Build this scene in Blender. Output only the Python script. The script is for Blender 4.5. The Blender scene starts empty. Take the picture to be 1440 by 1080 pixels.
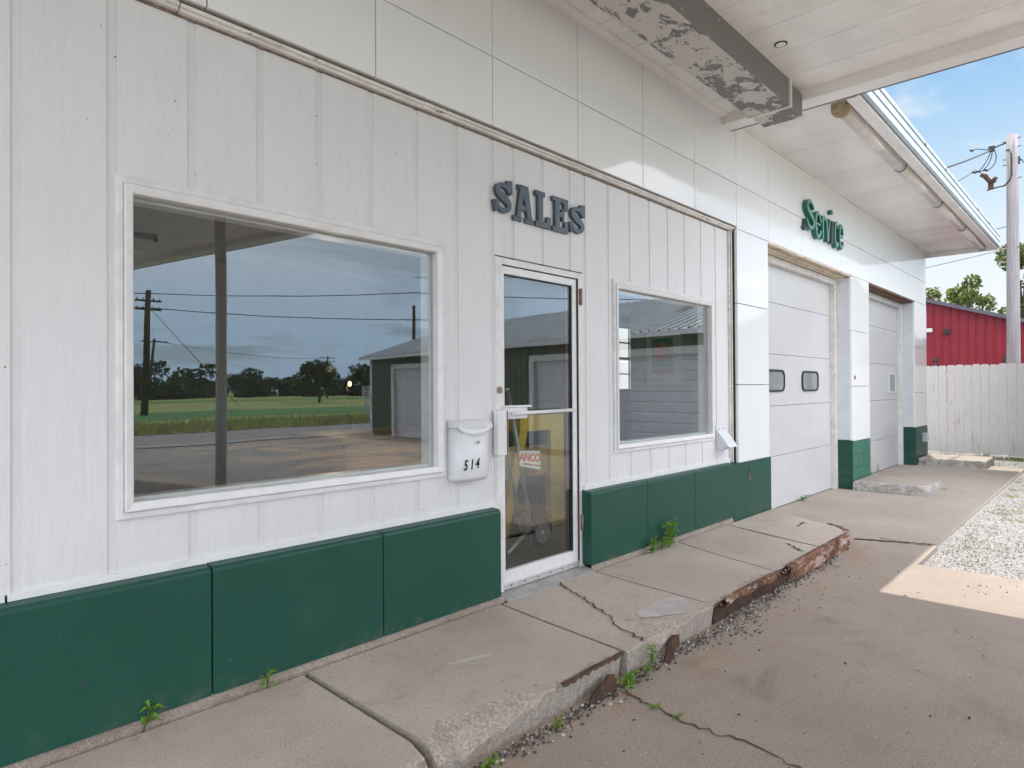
import bpy, bmesh, math, random
from mathutils import Vector, Matrix
R = math.radians
random.seed(7)
S = bpy.context.scene
COL = S.collection

# ---------------------------------------------------------------- camera
cam_d = bpy.data.cameras.new('camera')
cam = bpy.data.objects.new('camera', cam_d); COL.objects.link(cam)
yaw, pitch, roll = 0.75184, 0.007237, -0.0061993
fw = Vector((math.cos(yaw)*math.cos(pitch), math.sin(yaw)*math.cos(pitch), math.sin(pitch)))
rt = Vector((math.sin(yaw), -math.cos(yaw), 0)); up = rt.cross(fw)
cr, sr = math.cos(roll), math.sin(roll)
rt, up = cr*rt+sr*up, -sr*rt+cr*up
m = Matrix((rt, up, -fw)).transposed().to_4x4(); m.translation = (0, -2.85, 1.31)
cam.matrix_world = m
cam_d.sensor_width = 36; cam_d.lens = 36*915/1440
cam_d.clip_start = .05; cam_d.clip_end = 2000
S.camera = cam

# ---------------------------------------------------------------- sun, sky, exposure
sunv = Vector((.27, .084, 1)).normalized()
el = math.asin(sunv.z); az = math.atan2(sunv.x, sunv.y)
sl = bpy.data.lights.new('sun', 'SUN'); sl.energy = 2.0; sl.angle = R(.5); sl.color = (1, .945, .87)
so = bpy.data.objects.new('sun', sl); COL.objects.link(so)
so.rotation_euler = sunv.to_track_quat('Z', 'Y').to_euler()

S.view_settings.view_transform = 'Standard'; S.view_settings.look = 'None'
S.view_settings.gamma = 1; S.view_settings.use_curve_mapping = False
S.view_settings.exposure = 1.18
S.render.engine = 'CYCLES'
S.cycles.max_bounces = 10; S.cycles.diffuse_bounces = 5; S.cycles.glossy_bounces = 5
S.cycles.transparent_max_bounces = 16
S.cycles.use_denoising = True
S.cycles.sample_clamp_indirect = 6

class NT:
    def __init__(s, tree): s.t = tree
    def n(s, typ, **kw):
        nd = s.t.nodes.new('ShaderNode'+typ)
        for k, v in kw.items():
            if k.startswith('_'): setattr(nd, k[1:], v); continue
            key = int(k[1:]) if k[0] == 'i' and k[1:].isdigit() else k.replace('__', ' ')
            sk = nd.inputs[key]
            if hasattr(v, 'is_output'): s.t.links.new(v, sk)
            else:
                try: sk.default_value = v
                except Exception: sk.default_value = tuple(v)+(1,)
        return nd
    def math(s, op, a, b=0.0, c=0.0, clamp=False):
        return s.n('Math', _operation=op, _use_clamp=clamp, i0=a, i1=b, i2=c).outputs[0]
    def noise(s, vec, scale, detail=4, rough=.6, dist=0):
        return s.n('TexNoise', Vector=vec, Scale=scale, Detail=detail, Roughness=rough, Distortion=dist).outputs[0]
    def mix(s, f, a, b, mode='MIX'):
        nd = s.n('Mix', _data_type='RGBA', _blend_type=mode)
        for i, v in ((0, f), (6, a), (7, b)):
            sk = nd.inputs[i]
            if hasattr(v, 'is_output'): s.t.links.new(v, sk)
            elif i == 0: sk.default_value = v
            else: sk.default_value = (v[0], v[1], v[2], 1)
        return nd.outputs[2]
    def ramp(s, f, lo, hi):
        return s.n('MapRange', _clamp=True, _interpolation_type='SMOOTHSTEP', Value=f, i1=lo, i2=hi).outputs[0]
    def coords(s, sc=(1, 1, 1)):
        tc = s.n('TexCoord')
        return s.n('Mapping', Vector=tc.outputs['Object'], Scale=sc).outputs[0]

W = bpy.data.worlds.new('World'); S.world = W; W.use_nodes = True
nt = NT(W.node_tree); W.node_tree.nodes.clear()
sky = nt.n('TexSky', _sky_type='NISHITA', _sun_disc=False, _sun_elevation=el, _sun_rotation=az, _air_density=1.15, _dust_density=.6, _ozone_density=1.6)
d = nt.n('TexCoord').outputs['Generated']
sp = nt.n('SeparateXYZ', Vector=d)
zz = nt.math('MAXIMUM', sp.outputs[2], .03)
zz = nt.math('ADD', zz, .10)
u_ = nt.math('DIVIDE', sp.outputs[0], zz); v_ = nt.math('DIVIDE', sp.outputs[1], zz)
cv = nt.n('CombineXYZ', X=nt.math('MULTIPLY', u_, .55), Y=v_, Z=3.7).outputs[0]
cn = nt.noise(cv, .85, 7, .58, .5)
wd = nt.math('ADD', nt.math('MULTIPLY', sp.outputs[0], -.18), nt.math('MULTIPLY', sp.outputs[1], -.97))
wy = nt.math('MAXIMUM', nt.ramp(wd, -.02, .42), nt.math('MULTIPLY', nt.ramp(sp.outputs[2], .5, .85), .75))                      # a bright bank of cloud fills the western half of the sky
cover = nt.math('ADD', cn, nt.math('MULTIPLY', wy, .13))
cf = nt.math('MULTIPLY', nt.ramp(cover, .47, .64), nt.math('SUBTRACT', .92, nt.math('MULTIPLY', wy, .62)))
west = nt.math('MULTIPLY', wy, nt.math('ADD', .34, nt.math('MULTIPLY', nt.ramp(sp.outputs[2], .04, .42), .30)))
cf = nt.math('ADD', cf, west)
hz = nt.n('MapRange', _clamp=True, _interpolation_type='SMOOTHSTEP', Value=sp.outputs[2], i1=.05, i2=.42, i3=.92, i4=0).outputs[0]
hz = nt.math('MULTIPLY', hz, nt.math('SUBTRACT', 1.0, nt.math('MULTIPLY', wy, .97)))
cf = nt.math('MAXIMUM', cf, hz)
skc = nt.n('HueSaturation', Hue=.484, Saturation=1.06, Value=.46, Color=sky.outputs[0]).outputs[0]
wcol = nt.mix(nt.ramp(sp.outputs[2], .02, .30), (6.0, 8.4, 11.4), (10.5, 10.75, 11.5))
ccol = nt.mix(wy, (2.8, 2.85, 2.9), wcol)
skyc = nt.mix(cf, skc, ccol)
bg = nt.n('Background', Color=skyc, Strength=.15)
wo = nt.n('OutputWorld', Surface=bg.outputs[0])

# ---------------------------------------------------------------- materials
def newmat(name):
    mt = bpy.data.materials.new(name); mt.use_nodes = True
    t = NT(mt.node_tree); mt.node_tree.nodes.clear()
    out = t.n('OutputMaterial')
    return mt, t, out
def bsdf(t, out, **kw):
    b = t.n('BsdfPrincipled', **kw)
    t.t.links.new(b.outputs[0], out.inputs[0]); return b
def bump(t, h, strength, dist=.01):
    return t.n('Bump', Strength=strength, Distance=dist, Height=h).outputs[0]

def simple(name, c, rough=.6, var=.12, scale=6, bumps=.0, bscale=60, metal=0.0, stretch=(1, 1, 1), coat=0.0, dirt=None, spec=.5):
    """colour varied by noise; dirt = (colour, lo, hi, scale, stretch)"""
    mt, t, out = newmat(name)
    co = t.coords(stretch)
    nz = t.noise(co, scale)
    dark = tuple(x*(1-var) for x in c); light = tuple(min(1, x*(1+var*.6)) for x in c)
    col = t.mix(t.ramp(nz, .3, .7), dark, light)
    rg = rough
    if dirt:
        dc, lo, hi, ds, dst = dirt
        f = t.ramp(t.noise(t.coords(dst), ds, 8, .65), lo, hi)
        col = t.mix(f, col, dc)
    kw = dict(Base__Color=col, Roughness=rg, Metallic=metal)
    kw['Specular IOR Level'.replace(' ', '__')] = spec
    if coat: kw['Coat__Weight'] = coat
    if bumps: kw['Normal'] = bump(t, t.noise(co, bscale, 6, .6), bumps)
    bsdf(t, out, **kw)
    return mt

M = {}
# painted rough-sawn plywood siding
def siding_mat(name='siding_paint', in_groove=0):
    mt, t, out = newmat(name)
    g = t.coords((46, 46, 3.4)); gr = t.noise(g, 1.0, 8, .68, 1.1)
    g2 = t.noise(t.coords((160, 160, 6)), 1.0, 4, .6)
    big = t.noise(t.coords((1, 1, .6)), 2.2, 4, .55)
    col = t.mix(t.ramp(gr, .28, .62), (.72, .70, .698), (.765, .747, .748))
    col = t.mix(t.math('MULTIPLY', t.ramp(big, .35, .75), .35), col, (.66, .63, .61))
    wear = t.math('MULTIPLY', t.ramp(gr, .60, .78), t.ramp(t.noise(t.coords((1, 1, .5)), 3.5, 5), .45, .7))
    col = t.mix(t.math('MULTIPLY', wear, .32), col, (.36, .33, .31))
    if in_groove: col = t.mix(t.ramp(t.noise(t.coords((8, 8, 2.5)), 1, 5, .6), .25, .75), (.74, .72, .715), (.69, .668, .655))  # groove floors take a slightly darker, blotchy tone than the boards
    spots = t.ramp(t.noise(t.coords((26, 26, 20)), 1.0, 2, .5), .765, .80)
    col = t.mix(t.math('MULTIPLY', spots, .75), col, (.22, .19, .17))
    h = t.math('ADD', gr, t.math('MULTIPLY', g2, .5))
    bsdf(t, out, Base__Color=col, Roughness=.55, Normal=bump(t, h, .22, .006))
    return mt
M['siding'] = siding_mat(); M['groove'] = siding_mat('siding_groove', 1)
M['trim'] = simple('trim_paint', (.76, .735, .725), .42, .10, 9, .08, 80, dirt=((.42, .36, .31), .66, .80, 14, (1, 1, 1)))
M['frame'] = simple('window_frame_paint', (.80, .775, .765), .35, .06, 12, .04, 90)
M['flash'] = simple('chipped_flashing_paint', (.73, .69, .65), .5, .14, 7, .2, 60, dirt=((.19, .12, .075), .60, .68, 12, (1, 3, 4)))
def porcelain():
    mt, t, out = newmat('porcelain_enamel')
    co = t.coords(); big = t.noise(co, 1.4, 3, .5); fine = t.noise(co, 7, 3, .5)
    st = t.ramp(t.noise(t.coords((9, 9, .8)), 1, 5, .6), .5, .8)
    col = t.mix(big, (.82, .815, .81), (.865, .865, .865))
    col = t.mix(t.math('MULTIPLY', st, .10), col, (.58, .54, .49))
    sp_ = t.ramp(t.noise(t.coords((14, 14, 14)), 1.0, 2, .5), .80, .82)
    col = t.mix(sp_, col, (.20, .12, .07))
    bsdf(t, out, Base__Color=col, Roughness=.06, IOR=1.5, Normal=bump(t, t.math('ADD', big, t.math('MULTIPLY', fine, .06)), .09, .05))
    return mt
M['porcelain'] = porcelain()
M['joint'] = simple('dark_joint', (.09, .072, .058), .9, .3, 20)
M['rustbrown'] = simple('rusty_lintel', (.20, .115, .075), .8, .35, 9, .4, 40, dirt=((.5, .42, .33), .62, .74, 6, (1, 4, 4)))
M['creamstain'] = simple('stained_lintel', (.66, .56, .43), .6, .18, 8, .2, 40, dirt=((.42, .25, .09), .56, .66, 7, (.6, 6, 6)))
def green():
    mt, t, out = newmat('green_wall_paint')
    co = t.coords(); n1 = t.noise(co, 3, 5, .6); n2 = t.noise(t.coords((6, 6, 1)), 3, 5)
    col = t.mix(n1, (.008, .062, .041), (.014, .082, .056))
    zc = t.n('SeparateXYZ', Vector=co).outputs[2]
    splash = t.math('MULTIPLY', t.ramp(zc, .16, .04), t.ramp(t.noise(t.coords((9, 9, 14)), 1, 6, .7), .45, .75))
    col = t.mix(t.math('MULTIPLY', splash, .55), col, (.16, .135, .11))
    col = t.mix(t.math('MULTIPLY', t.ramp(t.noise(t.coords((2, 2, 2)), 1, 6, .65), .55, .8), .25), col, (.055, .115, .088))
    sc = t.ramp(t.noise(t.coords((18, 18, 40)), 1, 3, .5), .76, .79)
    col = t.mix(t.math('MULTIPLY', sc, .5), col, (.16, .26, .21))
    bsdf(t, out, Base__Color=col, Roughness=t.math('ADD', t.math('MULTIPLY', n2, .18), .34), Normal=bump(t, t.noise(co, 90, 3), .06, .004), Specular__IOR__Level=.33)
    return mt
M['green'] = green()
M['greenblock'] = simple('green_block_paint', (.046, .165, .115), .55, .16, 8, .5, 70)
def concrete(name, a, b, stain, agg=.0, wet=(.25, .20, .165), sc=1.0, rusty=0):
    mt, t, out = newmat(name)
    co = t.coords()
    big = t.noise(co, .9*sc, 6, .62, .4); mid = t.noise(co, 4.5*sc, 6, .65); fine = t.noise(co, 130, 3, .7)
    col = t.mix(t.ramp(big, .3, .72), a, b)
    col = t.mix(t.math('MULTIPLY', t.ramp(mid, .48, .78), .5), col, stain)
    col = t.mix(t.math('MULTIPLY', t.ramp(t.noise(co, 1.7*sc, 7, .7, 1.2), .58, .74), .45), col, wet)
    col = t.mix(t.math('MULTIPLY', t.ramp(fine, .48, .64), .62), col, tuple(x*.52 for x in a))
    pits = t.ramp(t.noise(co, 55, 2, .5), .70, .74)
    col = t.mix(t.math('MULTIPLY', pits, .7), col, (.10, .08, .065))
    lite = t.ramp(t.noise(co, 75, 2, .5), .68, .73)
    col = t.mix(t.math('MULTIPLY', lite, .6), col, (.62, .56, .50))
    if rusty:
        yc = t.n('SeparateXYZ', Vector=co).outputs[1]
        band = t.math('MULTIPLY', t.ramp(yc, -1.62, -1.08), t.ramp(t.noise(t.coords((1.3, 3, 1)), 1.6, 6, .65), .46, .68))
        col = t.mix(t.math('MULTIPLY', band, .55), col, (.34, .19, .085))
        col = t.mix(t.math('MULTIPLY', t.ramp(t.noise(t.coords((1.1, 2.2, 1)), 1.15, 5, .6, .8), .60, .74), .5), col, (.19, .15, .12))
    h = t.math('ADD', t.math('MULTIPLY', fine, .6), t.math('SUBTRACT', mid, pits))
    if agg:
        vr = t.n('TexVoronoi', Vector=co, Scale=120).outputs
        col = t.mix(agg, col, t.mix(t.n('SeparateColor', Color=vr[1]).outputs[0], (.24, .20, .17), (.54, .47, .40)))
        h = t.math('SUBTRACT', h, t.math('MULTIPLY', vr[0], 1.0))
    bsdf(t, out, Base__Color=col, Roughness=.86, Normal=bump(t, h, (.35 if not agg else .5), .006))
    return mt
M['walk'] = concrete('sidewalk_concrete', (.47, .40, .338), (.60, .515, .44), (.38, .31, .255))
M['walkedge'] = concrete('exposed_aggregate', (.34, .285, .235), (.46, .39, .33), (.26, .2, .16), agg=.6)
M['drive'] = concrete('driveway_concrete', (.335, .275, .228), (.42, .35, .293), (.27, .217, .177), sc=.7, rusty=1)
M['bay'] = concrete('bay_concrete', (.365, .305, .258), (.45, .38, .325), (.31, .255, .21), sc=.6)
M['found'] = concrete('foundation_concrete', (.33, .25, .20), (.44, .35, .285), (.22, .16, .13), agg=.25)
M['block'] = simple('painted_concrete_face', (.46, .43, .40), .85, .3, 8, .7, 60, dirt=((.29, .26, .23), .48, .62, 15, (1, 1, 1.6)))
def gravel_mat(name, a, b, dk, sc=34, patch=None):
    mt, t, out = newmat(name)
    co = t.coords()
    v = t.n('TexVoronoi', Vector=co, Scale=sc); v2 = t.n('TexVoronoi', Vector=co, Scale=sc*2.4)
    r1 = t.n('SeparateColor', Color=v.outputs[1]).outputs[0]; r2 = t.n('SeparateColor', Color=v2.outputs[1]).outputs[1]
    col = t.mix(r1, a, b); col = t.mix(t.math('MULTIPLY', r2, .5), col, dk)
    col = t.mix(t.ramp(v.outputs[0], .45, .8), col, tuple(x*.45 for x in dk))
    big = t.noise(co, .5, 6, .65)
    col = t.mix(t.math('MULTIPLY', t.ramp(big, .45, .7), .45), col, dk)
    if patch: col = t.mix(t.math('MULTIPLY', t.ramp(t.noise(t.coords((.8, 1.3, 1)), .55, 8, .75, 1.2), .46, .60), t.math('MULTIPLY', t.ramp(t.n('SeparateXYZ', Vector=co).outputs[1], -5.5, -8.5), t.ramp(t.n('SeparateXYZ', Vector=co).outputs[0], 4.5, 9.0))), col, patch)
    if patch:
        dk2 = t.ramp(t.noise(t.coords((.6, 1.8, 1)), .8, 9, .78, 1.4), .55, .63)
        col = t.mix(t.math('MULTIPLY', t.math('MULTIPLY', dk2, .8), t.ramp(t.n('SeparateXYZ', Vector=co).outputs[1], -6, -10)), col, (.13, .115, .095))
    bsdf(t, out, Base__Color=col, Roughness=.95, Normal=bump(t, t.math('ADD', v.outputs[0], t.math('MULTIPLY', v2.outputs[0], .4)), -.9, .02))
    return mt
M['gravel'] = gravel_mat('white_gravel', (.30, .285, .275), (.47, .455, .445), (.20, .185, .175), 60, (.50, .375, .27))
def field_mat(name, cols, stretch=(.02, .12, 1)):
    mt, t, out = newmat(name)
    n1 = t.noise(t.coords(stretch), 1.0, 5, .6); n2 = t.noise(t.coords((1, 1, 1)), 3, 5, .7)
    col = t.mix(t.ramp(n1, .35, .65), cols[0], cols[1])
    col = t.mix(t.math('MULTIPLY', t.ramp(n2, .4, .7), .6), col, cols[2])
    bsdf(t, out, Base__Color=col, Roughness=.95, Normal=bump(t, n2, .8, .1)); return mt
M['field'] = field_mat('field_green', ((.30, .30, .095), (.16, .27, .07), (.36, .31, .12)))
M['crop'] = field_mat('crop_green', ((.06, .19, .05), (.085, .22, .055), (.055, .165, .04)))
M['asphalt'] = simple('asphalt', (.26, .245, .235), .9, .15, 3, .3, 90)
M['line'] = simple('road_paint', (.7, .69, .66), .7, .1, 20)
def glass_mat(name, f0, tint=(.93, .95, .94)):
    mt, t, out = newmat(name)
    lw = t.n('LayerWeight', Blend=.5).outputs[1]
    f = t.math('ADD', t.math('MULTIPLY', t.math('POWER', lw, 4), .8), f0, clamp=True)
    wv = t.noise(t.coords((1, 1, 1)), 1.1, 2, .4)
    gl = t.n('BsdfGlossy', Color=(.93, .97, 1), Roughness=.0, Normal=bump(t, wv, .02, .05)); tr = t.n('BsdfTransparent', Color=tint)
    ms = t.n('MixShader', i0=f, i1=tr.outputs[0], i2=gl.outputs[0])
    t.t.links.new(ms.outputs[0], out.inputs[0]); return mt
M['glass'] = glass_mat('reflective_glass', .078)
M['smallglass'] = glass_mat('clouded_glass', .06, (.5, .53, .53))
M['black'] = simple('black_rubber', (.03, .029, .03), .6, .2, 20)
M['alu'] = simple('brushed_aluminium', (.70, .69, .68), .35, .08, 20, .05, 100, metal=.6)
M['galv'] = simple('galvanised_sheet', (.62, .64, .66), .38, .12, 6, .06, 40, metal=.55)
M['letters'] = simple('slate_letter_paint', (.072, .094, .116), .45, .12, 12, .08, 90)
M['teal'] = simple('green_sign_plastic', (.012, .145, .095), .3, .15, 14)
M['tealedge'] = simple('pale_sign_edge', (.22, .43, .36), .4, .2, 14)
M['darkplastic'] = simple('dark_sign_plastic', (.055, .06, .07), .4, .15, 14)
M['mailbox'] = simple('mailbox_plastic', (.74, .735, .745), .32, .04, 8)
M['ink'] = simple('black_vinyl', (.015, .015, .016), .4, .1, 10)
def beam_mat():
    mt, t, out = newmat('peeling_steel_paint')
    co = t.coords((1.0, 1.6, 1.6)); a = t.noise(co, 4.2, 8, .68, .5); f = t.noise(t.coords((2, 3, 3)), 9, 7, .7)
    bx = t.n('SeparateXYZ', Vector=t.n('TexCoord').outputs['Object']).outputs[0]
    lim = t.math('ADD', t.math('MULTIPLY', a, .8), t.math('MULTIPLY', f, .25))
    lim = t.math('SUBTRACT', lim, t.math('MULTIPLY', t.math('ADD', t.ramp(bx, 1.3, 2.2), t.ramp(bx, .9, .1)), .07))
    lim = t.math('ADD', lim, .018)
    geo = t.n('NewGeometry'); nzc = t.n('SeparateXYZ', Vector=geo.outputs['Normal']).outputs[2]
    down = t.ramp(nzc, -.4, -.8)
    pk = t.math('MULTIPLY', t.ramp(lim, .475, .50), t.math('ADD', t.math('MULTIPLY', down, .93), .0))
    pk = t.math('ADD', pk, t.math('MULTIPLY', t.ramp(lim, .63, .645), .7), clamp=True)
    gcol = t.mix(f, (.14, .135, .13), (.215, .21, .205)); wcol = t.mix(f, (.50, .46, .43), (.68, .64, .61))
    col = t.mix(pk, gcol, wcol)
    bsdf(t, out, Base__Color=col, Roughness=.6, Normal=bump(t, pk, .5, .003)); return mt
M['beam'] = beam_mat()
M['ceil'] = simple('canopy_ceiling_paint', (.88, .86, .845), .42, .08, 2.2, .05, 40, dirt=((.5, .43, .37), .62, .8, 3, (1, 1, 1)))
M['soffit'] = simple('soffit_panel_paint', (.86, .84, .825), .26, .06, 1.6, .12, 3, dirt=((.52, .49, .46), .60, .82, 1.5, (1, .6, 1)))
M['fasciagreen'] = simple('grey_green_metal', (.20, .225, .215), .4, .12, 6, metal=.2)
M['lens'] = simple('yellowed_lens', (.72, .675, .63), .22, .12, 5, dirt=((.55, .49, .44), .55, .75, 7, (.5, 3, 3)))
M['cap'] = simple('tan_end_cap', (.44, .36, .215), .5, .15, 14, .1, 50)
M['redmetal'] = simple('red_ribbed_metal', (.27, .014, .028), .45, .1, 2)
M['slate'] = simple('slate_trim', (.115, .115, .135), .5, .1, 5)
M['fence'] = simple('weathered_white_boards', (.80, .765, .74), .8, .1, 3, .4, 1, stretch=(40, 40, 2), dirt=((.50, .455, .42), .56, .78, 2.4, (3, 3, .8)))
M['polewood'] = simple('grey_pole_wood', (.33, .30, .305), .85, .25, 1, .5, 1, stretch=(50, 50, 1.2))
M['darkpole'] = simple('dark_pole_wood', (.075, .055, .042), .9, .3, 1, stretch=(30, 30, 1))
M['wire'] = simple('black_cable', (.035, .033, .035), .6, .1, 5)
M['bark'] = simple('bark', (.10, .078, .058), .95, .3, 8, .6, 20)
def leaf(name, c, v=.35):
    mt, t, out = newmat(name)
    oi = t.noise(t.coords((1, 1, 1)), 2.2, 3, .6)
    col = t.mix(t.ramp(oi, .3, .7), tuple(x*(1-v) for x in c), tuple(x*(1+v) for x in c))
    b = t.n('BsdfPrincipled', Base__Color=col, Roughness=.6); tr = t.n('BsdfTranslucent', Color=col)
    ms = t.n('MixShader', i0=.3, i1=b.outputs[0], i2=tr.outputs[0]); t.t.links.new(ms.outputs[0], out.inputs[0]); return mt
M['leafdark'] = leaf('leaf_dark', (.034, .062, .018)); M['leafmid'] = leaf('leaf_mid', (.07, .105, .024))
M['leaflight'] = leaf('leaf_light', (.17, .22, .05)); M['leafyellow'] = leaf('leaf_yellow', (.145, .15, .016)); M['weed'] = leaf('weed_leaf', (.19, .38, .035)); M['grass'] = leaf('grass_blade', (.19, .26, .06))
M['straw'] = simple('dry_straw', (.42, .30, .17), .9, .2, 10)
def rust(name, deep=0):
    mt, t, out = newmat(name)
    co = t.coords(); n1 = t.noise(co, 7, 8, .7, .5); n2 = t.noise(co, 26, 6, .7)
    col = t.mix(t.ramp(n1, .38, .6), (.075, .036, .026), (.23, .10, .045))
    col = t.mix(t.math('MULTIPLY', t.ramp(t.noise(t.coords((.8, 1, 3)), 3.2, 7, .7), .50, .60), 0 if deep else .8), col, (.50, .36, .31))
    if deep: col = t.mix(.72, col, (.035, .022, .018))
    col = t.mix(t.math('MULTIPLY', t.ramp(n2, .55, .7), .6), col, (.055, .03, .024))
    bsdf(t, out, Base__Color=col, Roughness=.9, Normal=bump(t, n2, .8, .01)); return mt
M['rust'] = rust('rusty_steel'); M['deeprust'] = rust('deep_rust', 1)
M['rustdark'] = simple('dark_rust', (.10, .050, .036), .9, .4, 16, .6, 40)
M['stone_a'] = simple('grey_stone', (.30, .27, .245), .9, .2, 30); M['stone_b'] = simple('dark_stone', (.085, .07, .06), .9, .2, 30); M['stone_c'] = simple('pale_stone', (.58, .54, .50), .9, .1, 30)
M['stone_d'] = simple('lot_stone', (.41, .39, .375), .9, .2, 30)
M['dirt'] = simple('dirt', (.085, .068, .054), .95, .4, 30, .8, 60)
M['greenmetal'] = simple('dark_green_metal', (.07, .095, .055), .5, .12, 2)
M['roofmetal'] = simple('bare_roof_metal', (.62, .64, .66), .35, .12, 1.5, metal=.45, dirt=((.33, .25, .19), .60, .72, .6, (.2, 1.4, 1)))
M['doorwhite'] = simple('overhead_door_white', (.60, .59, .59), .35, .04, 3)
M['oldwhite'] = simple('grey_white_metal', (.66, .68, .71), .5, .06, 4)
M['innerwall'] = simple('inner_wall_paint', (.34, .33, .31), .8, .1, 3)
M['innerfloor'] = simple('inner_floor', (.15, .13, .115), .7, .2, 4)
M['yellow'] = simple('yellow_paint', (.80, .52, .02), .5, .1, 6)
M['redpaint'] = simple('red_paint', (.36, .035, .03), .5, .1, 6)
M['postergreen'] = simple('poster_green', (.02, .22, .12), .6, .08, 6); M['posterred'] = simple('poster_red', (.55, .06, .04), .6, .08, 6)
M['paper'] = simple('poster_paper', (.66, .64, .58), .7, .05, 6)
M['brass'] = simple('lock_metal', (.32, .25, .19), .4, .2, 20, metal=.6)
M['signwhite'] = simple('sign_white', (.72, .72, .70), .5, .05, 5)

# ---------------------------------------------------------------- mesh helpers
class MB:
    def __init__(s): s.bm = bmesh.new(); s.mi = 0
    def face(s, pts, mi=None):
        f = s.bm.faces.new([s.bm.verts.new(p) for p in pts]); f.material_index = s.mi if mi is None else mi; return f
    def box(s, x0, x1, y0, y1, z0, z1, mi=None, bev=0):
        v = [s.bm.verts.new(p) for p in ((x0,y0,z0),(x1,y0,z0),(x1,y1,z0),(x0,y1,z0),(x0,y0,z1),(x1,y0,z1),(x1,y1,z1),(x0,y1,z1))]
        fs = [s.bm.faces.new([v[i] for i in q]) for q in ((0,3,2,1),(4,5,6,7),(0,1,5,4),(1,2,6,5),(2,3,7,6),(3,0,4,7))]
        for f in fs: f.material_index = s.mi if mi is None else mi
        if bev:
            es = list({e for f in fs for e in f.edges})
            bmesh.ops.bevel(s.bm, geom=es, offset=bev, segments=2, affect='EDGES', profile=.6)
        return fs
    def prism(s, poly, vec, mi=None, cap=True):
        """closed prism: poly = list of 3D points, extruded by vec"""
        vec = Vector(vec); n = len(poly)
        a = [s.bm.verts.new(p) for p in poly]; b = [s.bm.verts.new(Vector(p)+vec) for p in poly]
        fs = []
        for i in range(n): fs.append(s.bm.faces.new((a[i], a[(i+1) % n], b[(i+1) % n], b[i])))
        if cap: fs.append(s.bm.faces.new(list(reversed(a)))); fs.append(s.bm.faces.new(b))
        for f in fs: f.material_index = s.mi if mi is None else mi
        return fs
    def tube(s, pts, r, n=8, mi=None, cap=True):
        pts = [Vector(p) for p in pts]; rings = []
        rs = r if isinstance(r, (list, tuple)) else [r]*len(pts)
        for i, p in enumerate(pts):
            t = (pts[min(i+1, len(pts)-1)]-pts[max(i-1, 0)]).normalized()
            ref = Vector((0, 0, 1)) if abs(t.z) < .9 else Vector((1, 0, 0))
            a = t.cross(ref).normalized(); b = t.cross(a)
            rings.append([s.bm.verts.new(p+rs[i]*(math.cos(2*math.pi*k/n)*a+math.sin(2*math.pi*k/n)*b)) for k in range(n)])
        for i in range(len(rings)-1):
            for k in range(n):
                f = s.bm.faces.new((rings[i][k], rings[i][(k+1) % n], rings[i+1][(k+1) % n], rings[i+1][k]))
                f.material_index = s.mi if mi is None else mi; f.smooth = True
        if cap:
            for q in (rings[0], list(reversed(rings[-1]))):
                f = s.bm.faces.new(q); f.material_index = s.mi if mi is None else mi
    def strip(s, prof, vec, mi=None):
        """open profile extruded by vec"""
        vec = Vector(vec); a = [s.bm.verts.new(p) for p in prof]; b = [s.bm.verts.new(Vector(p)+vec) for p in prof]
        for i in range(len(a)-1):
            f = s.bm.faces.new((a[i], a[i+1], b[i+1], b[i])); f.material_index = s.mi if mi is None else mi
    def build(s, name, mats, parent=None, smooth=None):
        me = bpy.data.meshes.new(name)
        bmesh.ops.recalc_face_normals(s.bm, faces=s.bm.faces)
        if parent is not None:
            o_ = world_loc(parent)
            if o_.length: bmesh.ops.translate(s.bm, verts=s.bm.verts, vec=-o_)
        s.bm.to_mesh(me); s.bm.free()
        for mm in (mats if isinstance(mats, (list, tuple)) else [mats]): me.materials.append(mm)
        o = bpy.data.objects.new(name, me); COL.objects.link(o)
        if parent is not None: o.parent = parent
        if smooth:
            for p in me.polygons: p.use_smooth = True
        return o
def world_loc(o):
    v = Vector(o.location)
    while o.parent is not None: o = o.parent; v += Vector(o.location)
    return v
def rebase(o, loc):
    """move a mesh object's origin to loc, geometry staying where it is"""
    o.data.transform(Matrix.Translation(-Vector(loc))); o.location = loc; return o
def tag(o, label=None, cat=None, group=None, kind=None):
    if label: o['label'] = label
    if cat: o['category'] = cat
    if group: o['group'] = group
    if kind: o['kind'] = kind
    return o
def thing(name, label, cat, loc=(0, 0, 0), group=None):
    o = bpy.data.objects.new(name, None); COL.objects.link(o); o.location = loc; o.empty_display_size = .2
    return tag(o, label, cat, group)
def copy_tree(o, parent=None):
    c = o.copy(); COL.objects.link(c)
    if parent is not None: c.parent = parent
    for ch in [q for q in bpy.data.objects if q.parent == o]: copy_tree(ch, c)
    return c
def text_mesh(name, body, size, mat, M4, depth=.002, shear=0, parent=None, sx=1, bold=0):
    cu = bpy.data.curves.new(name, 'FONT'); cu.body = body; cu.size = size; cu.extrude = depth; cu.shear = shear
    cu.align_x = 'CENTER'; cu.align_y = 'CENTER'; cu.offset = bold
    tmp = bpy.data.objects.new(name, cu); COL.objects.link(tmp)
    me = bpy.data.meshes.new_from_object(tmp.evaluated_get(bpy.context.evaluated_depsgraph_get()))
    bpy.data.objects.remove(tmp); bpy.data.curves.remove(cu)
    me.transform(Matrix.Diagonal((sx, 1, 1, 1))); me.transform(M4)
    me.materials.clear(); me.materials.append(mat)
    o = bpy.data.objects.new(name, me); COL.objects.link(o)
    if parent is not None:
        me.transform(Matrix.Translation(-world_loc(parent))); o.parent = parent
    return o
def wallM(x, y, z, rot=0):
    """text standing on a wall that faces -Y"""
    return Matrix.Translation((x, y, z)) @ Matrix.Rotation(R(90), 4, 'X') @ Matrix.Rotation(rot, 4, 'Z')

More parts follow.
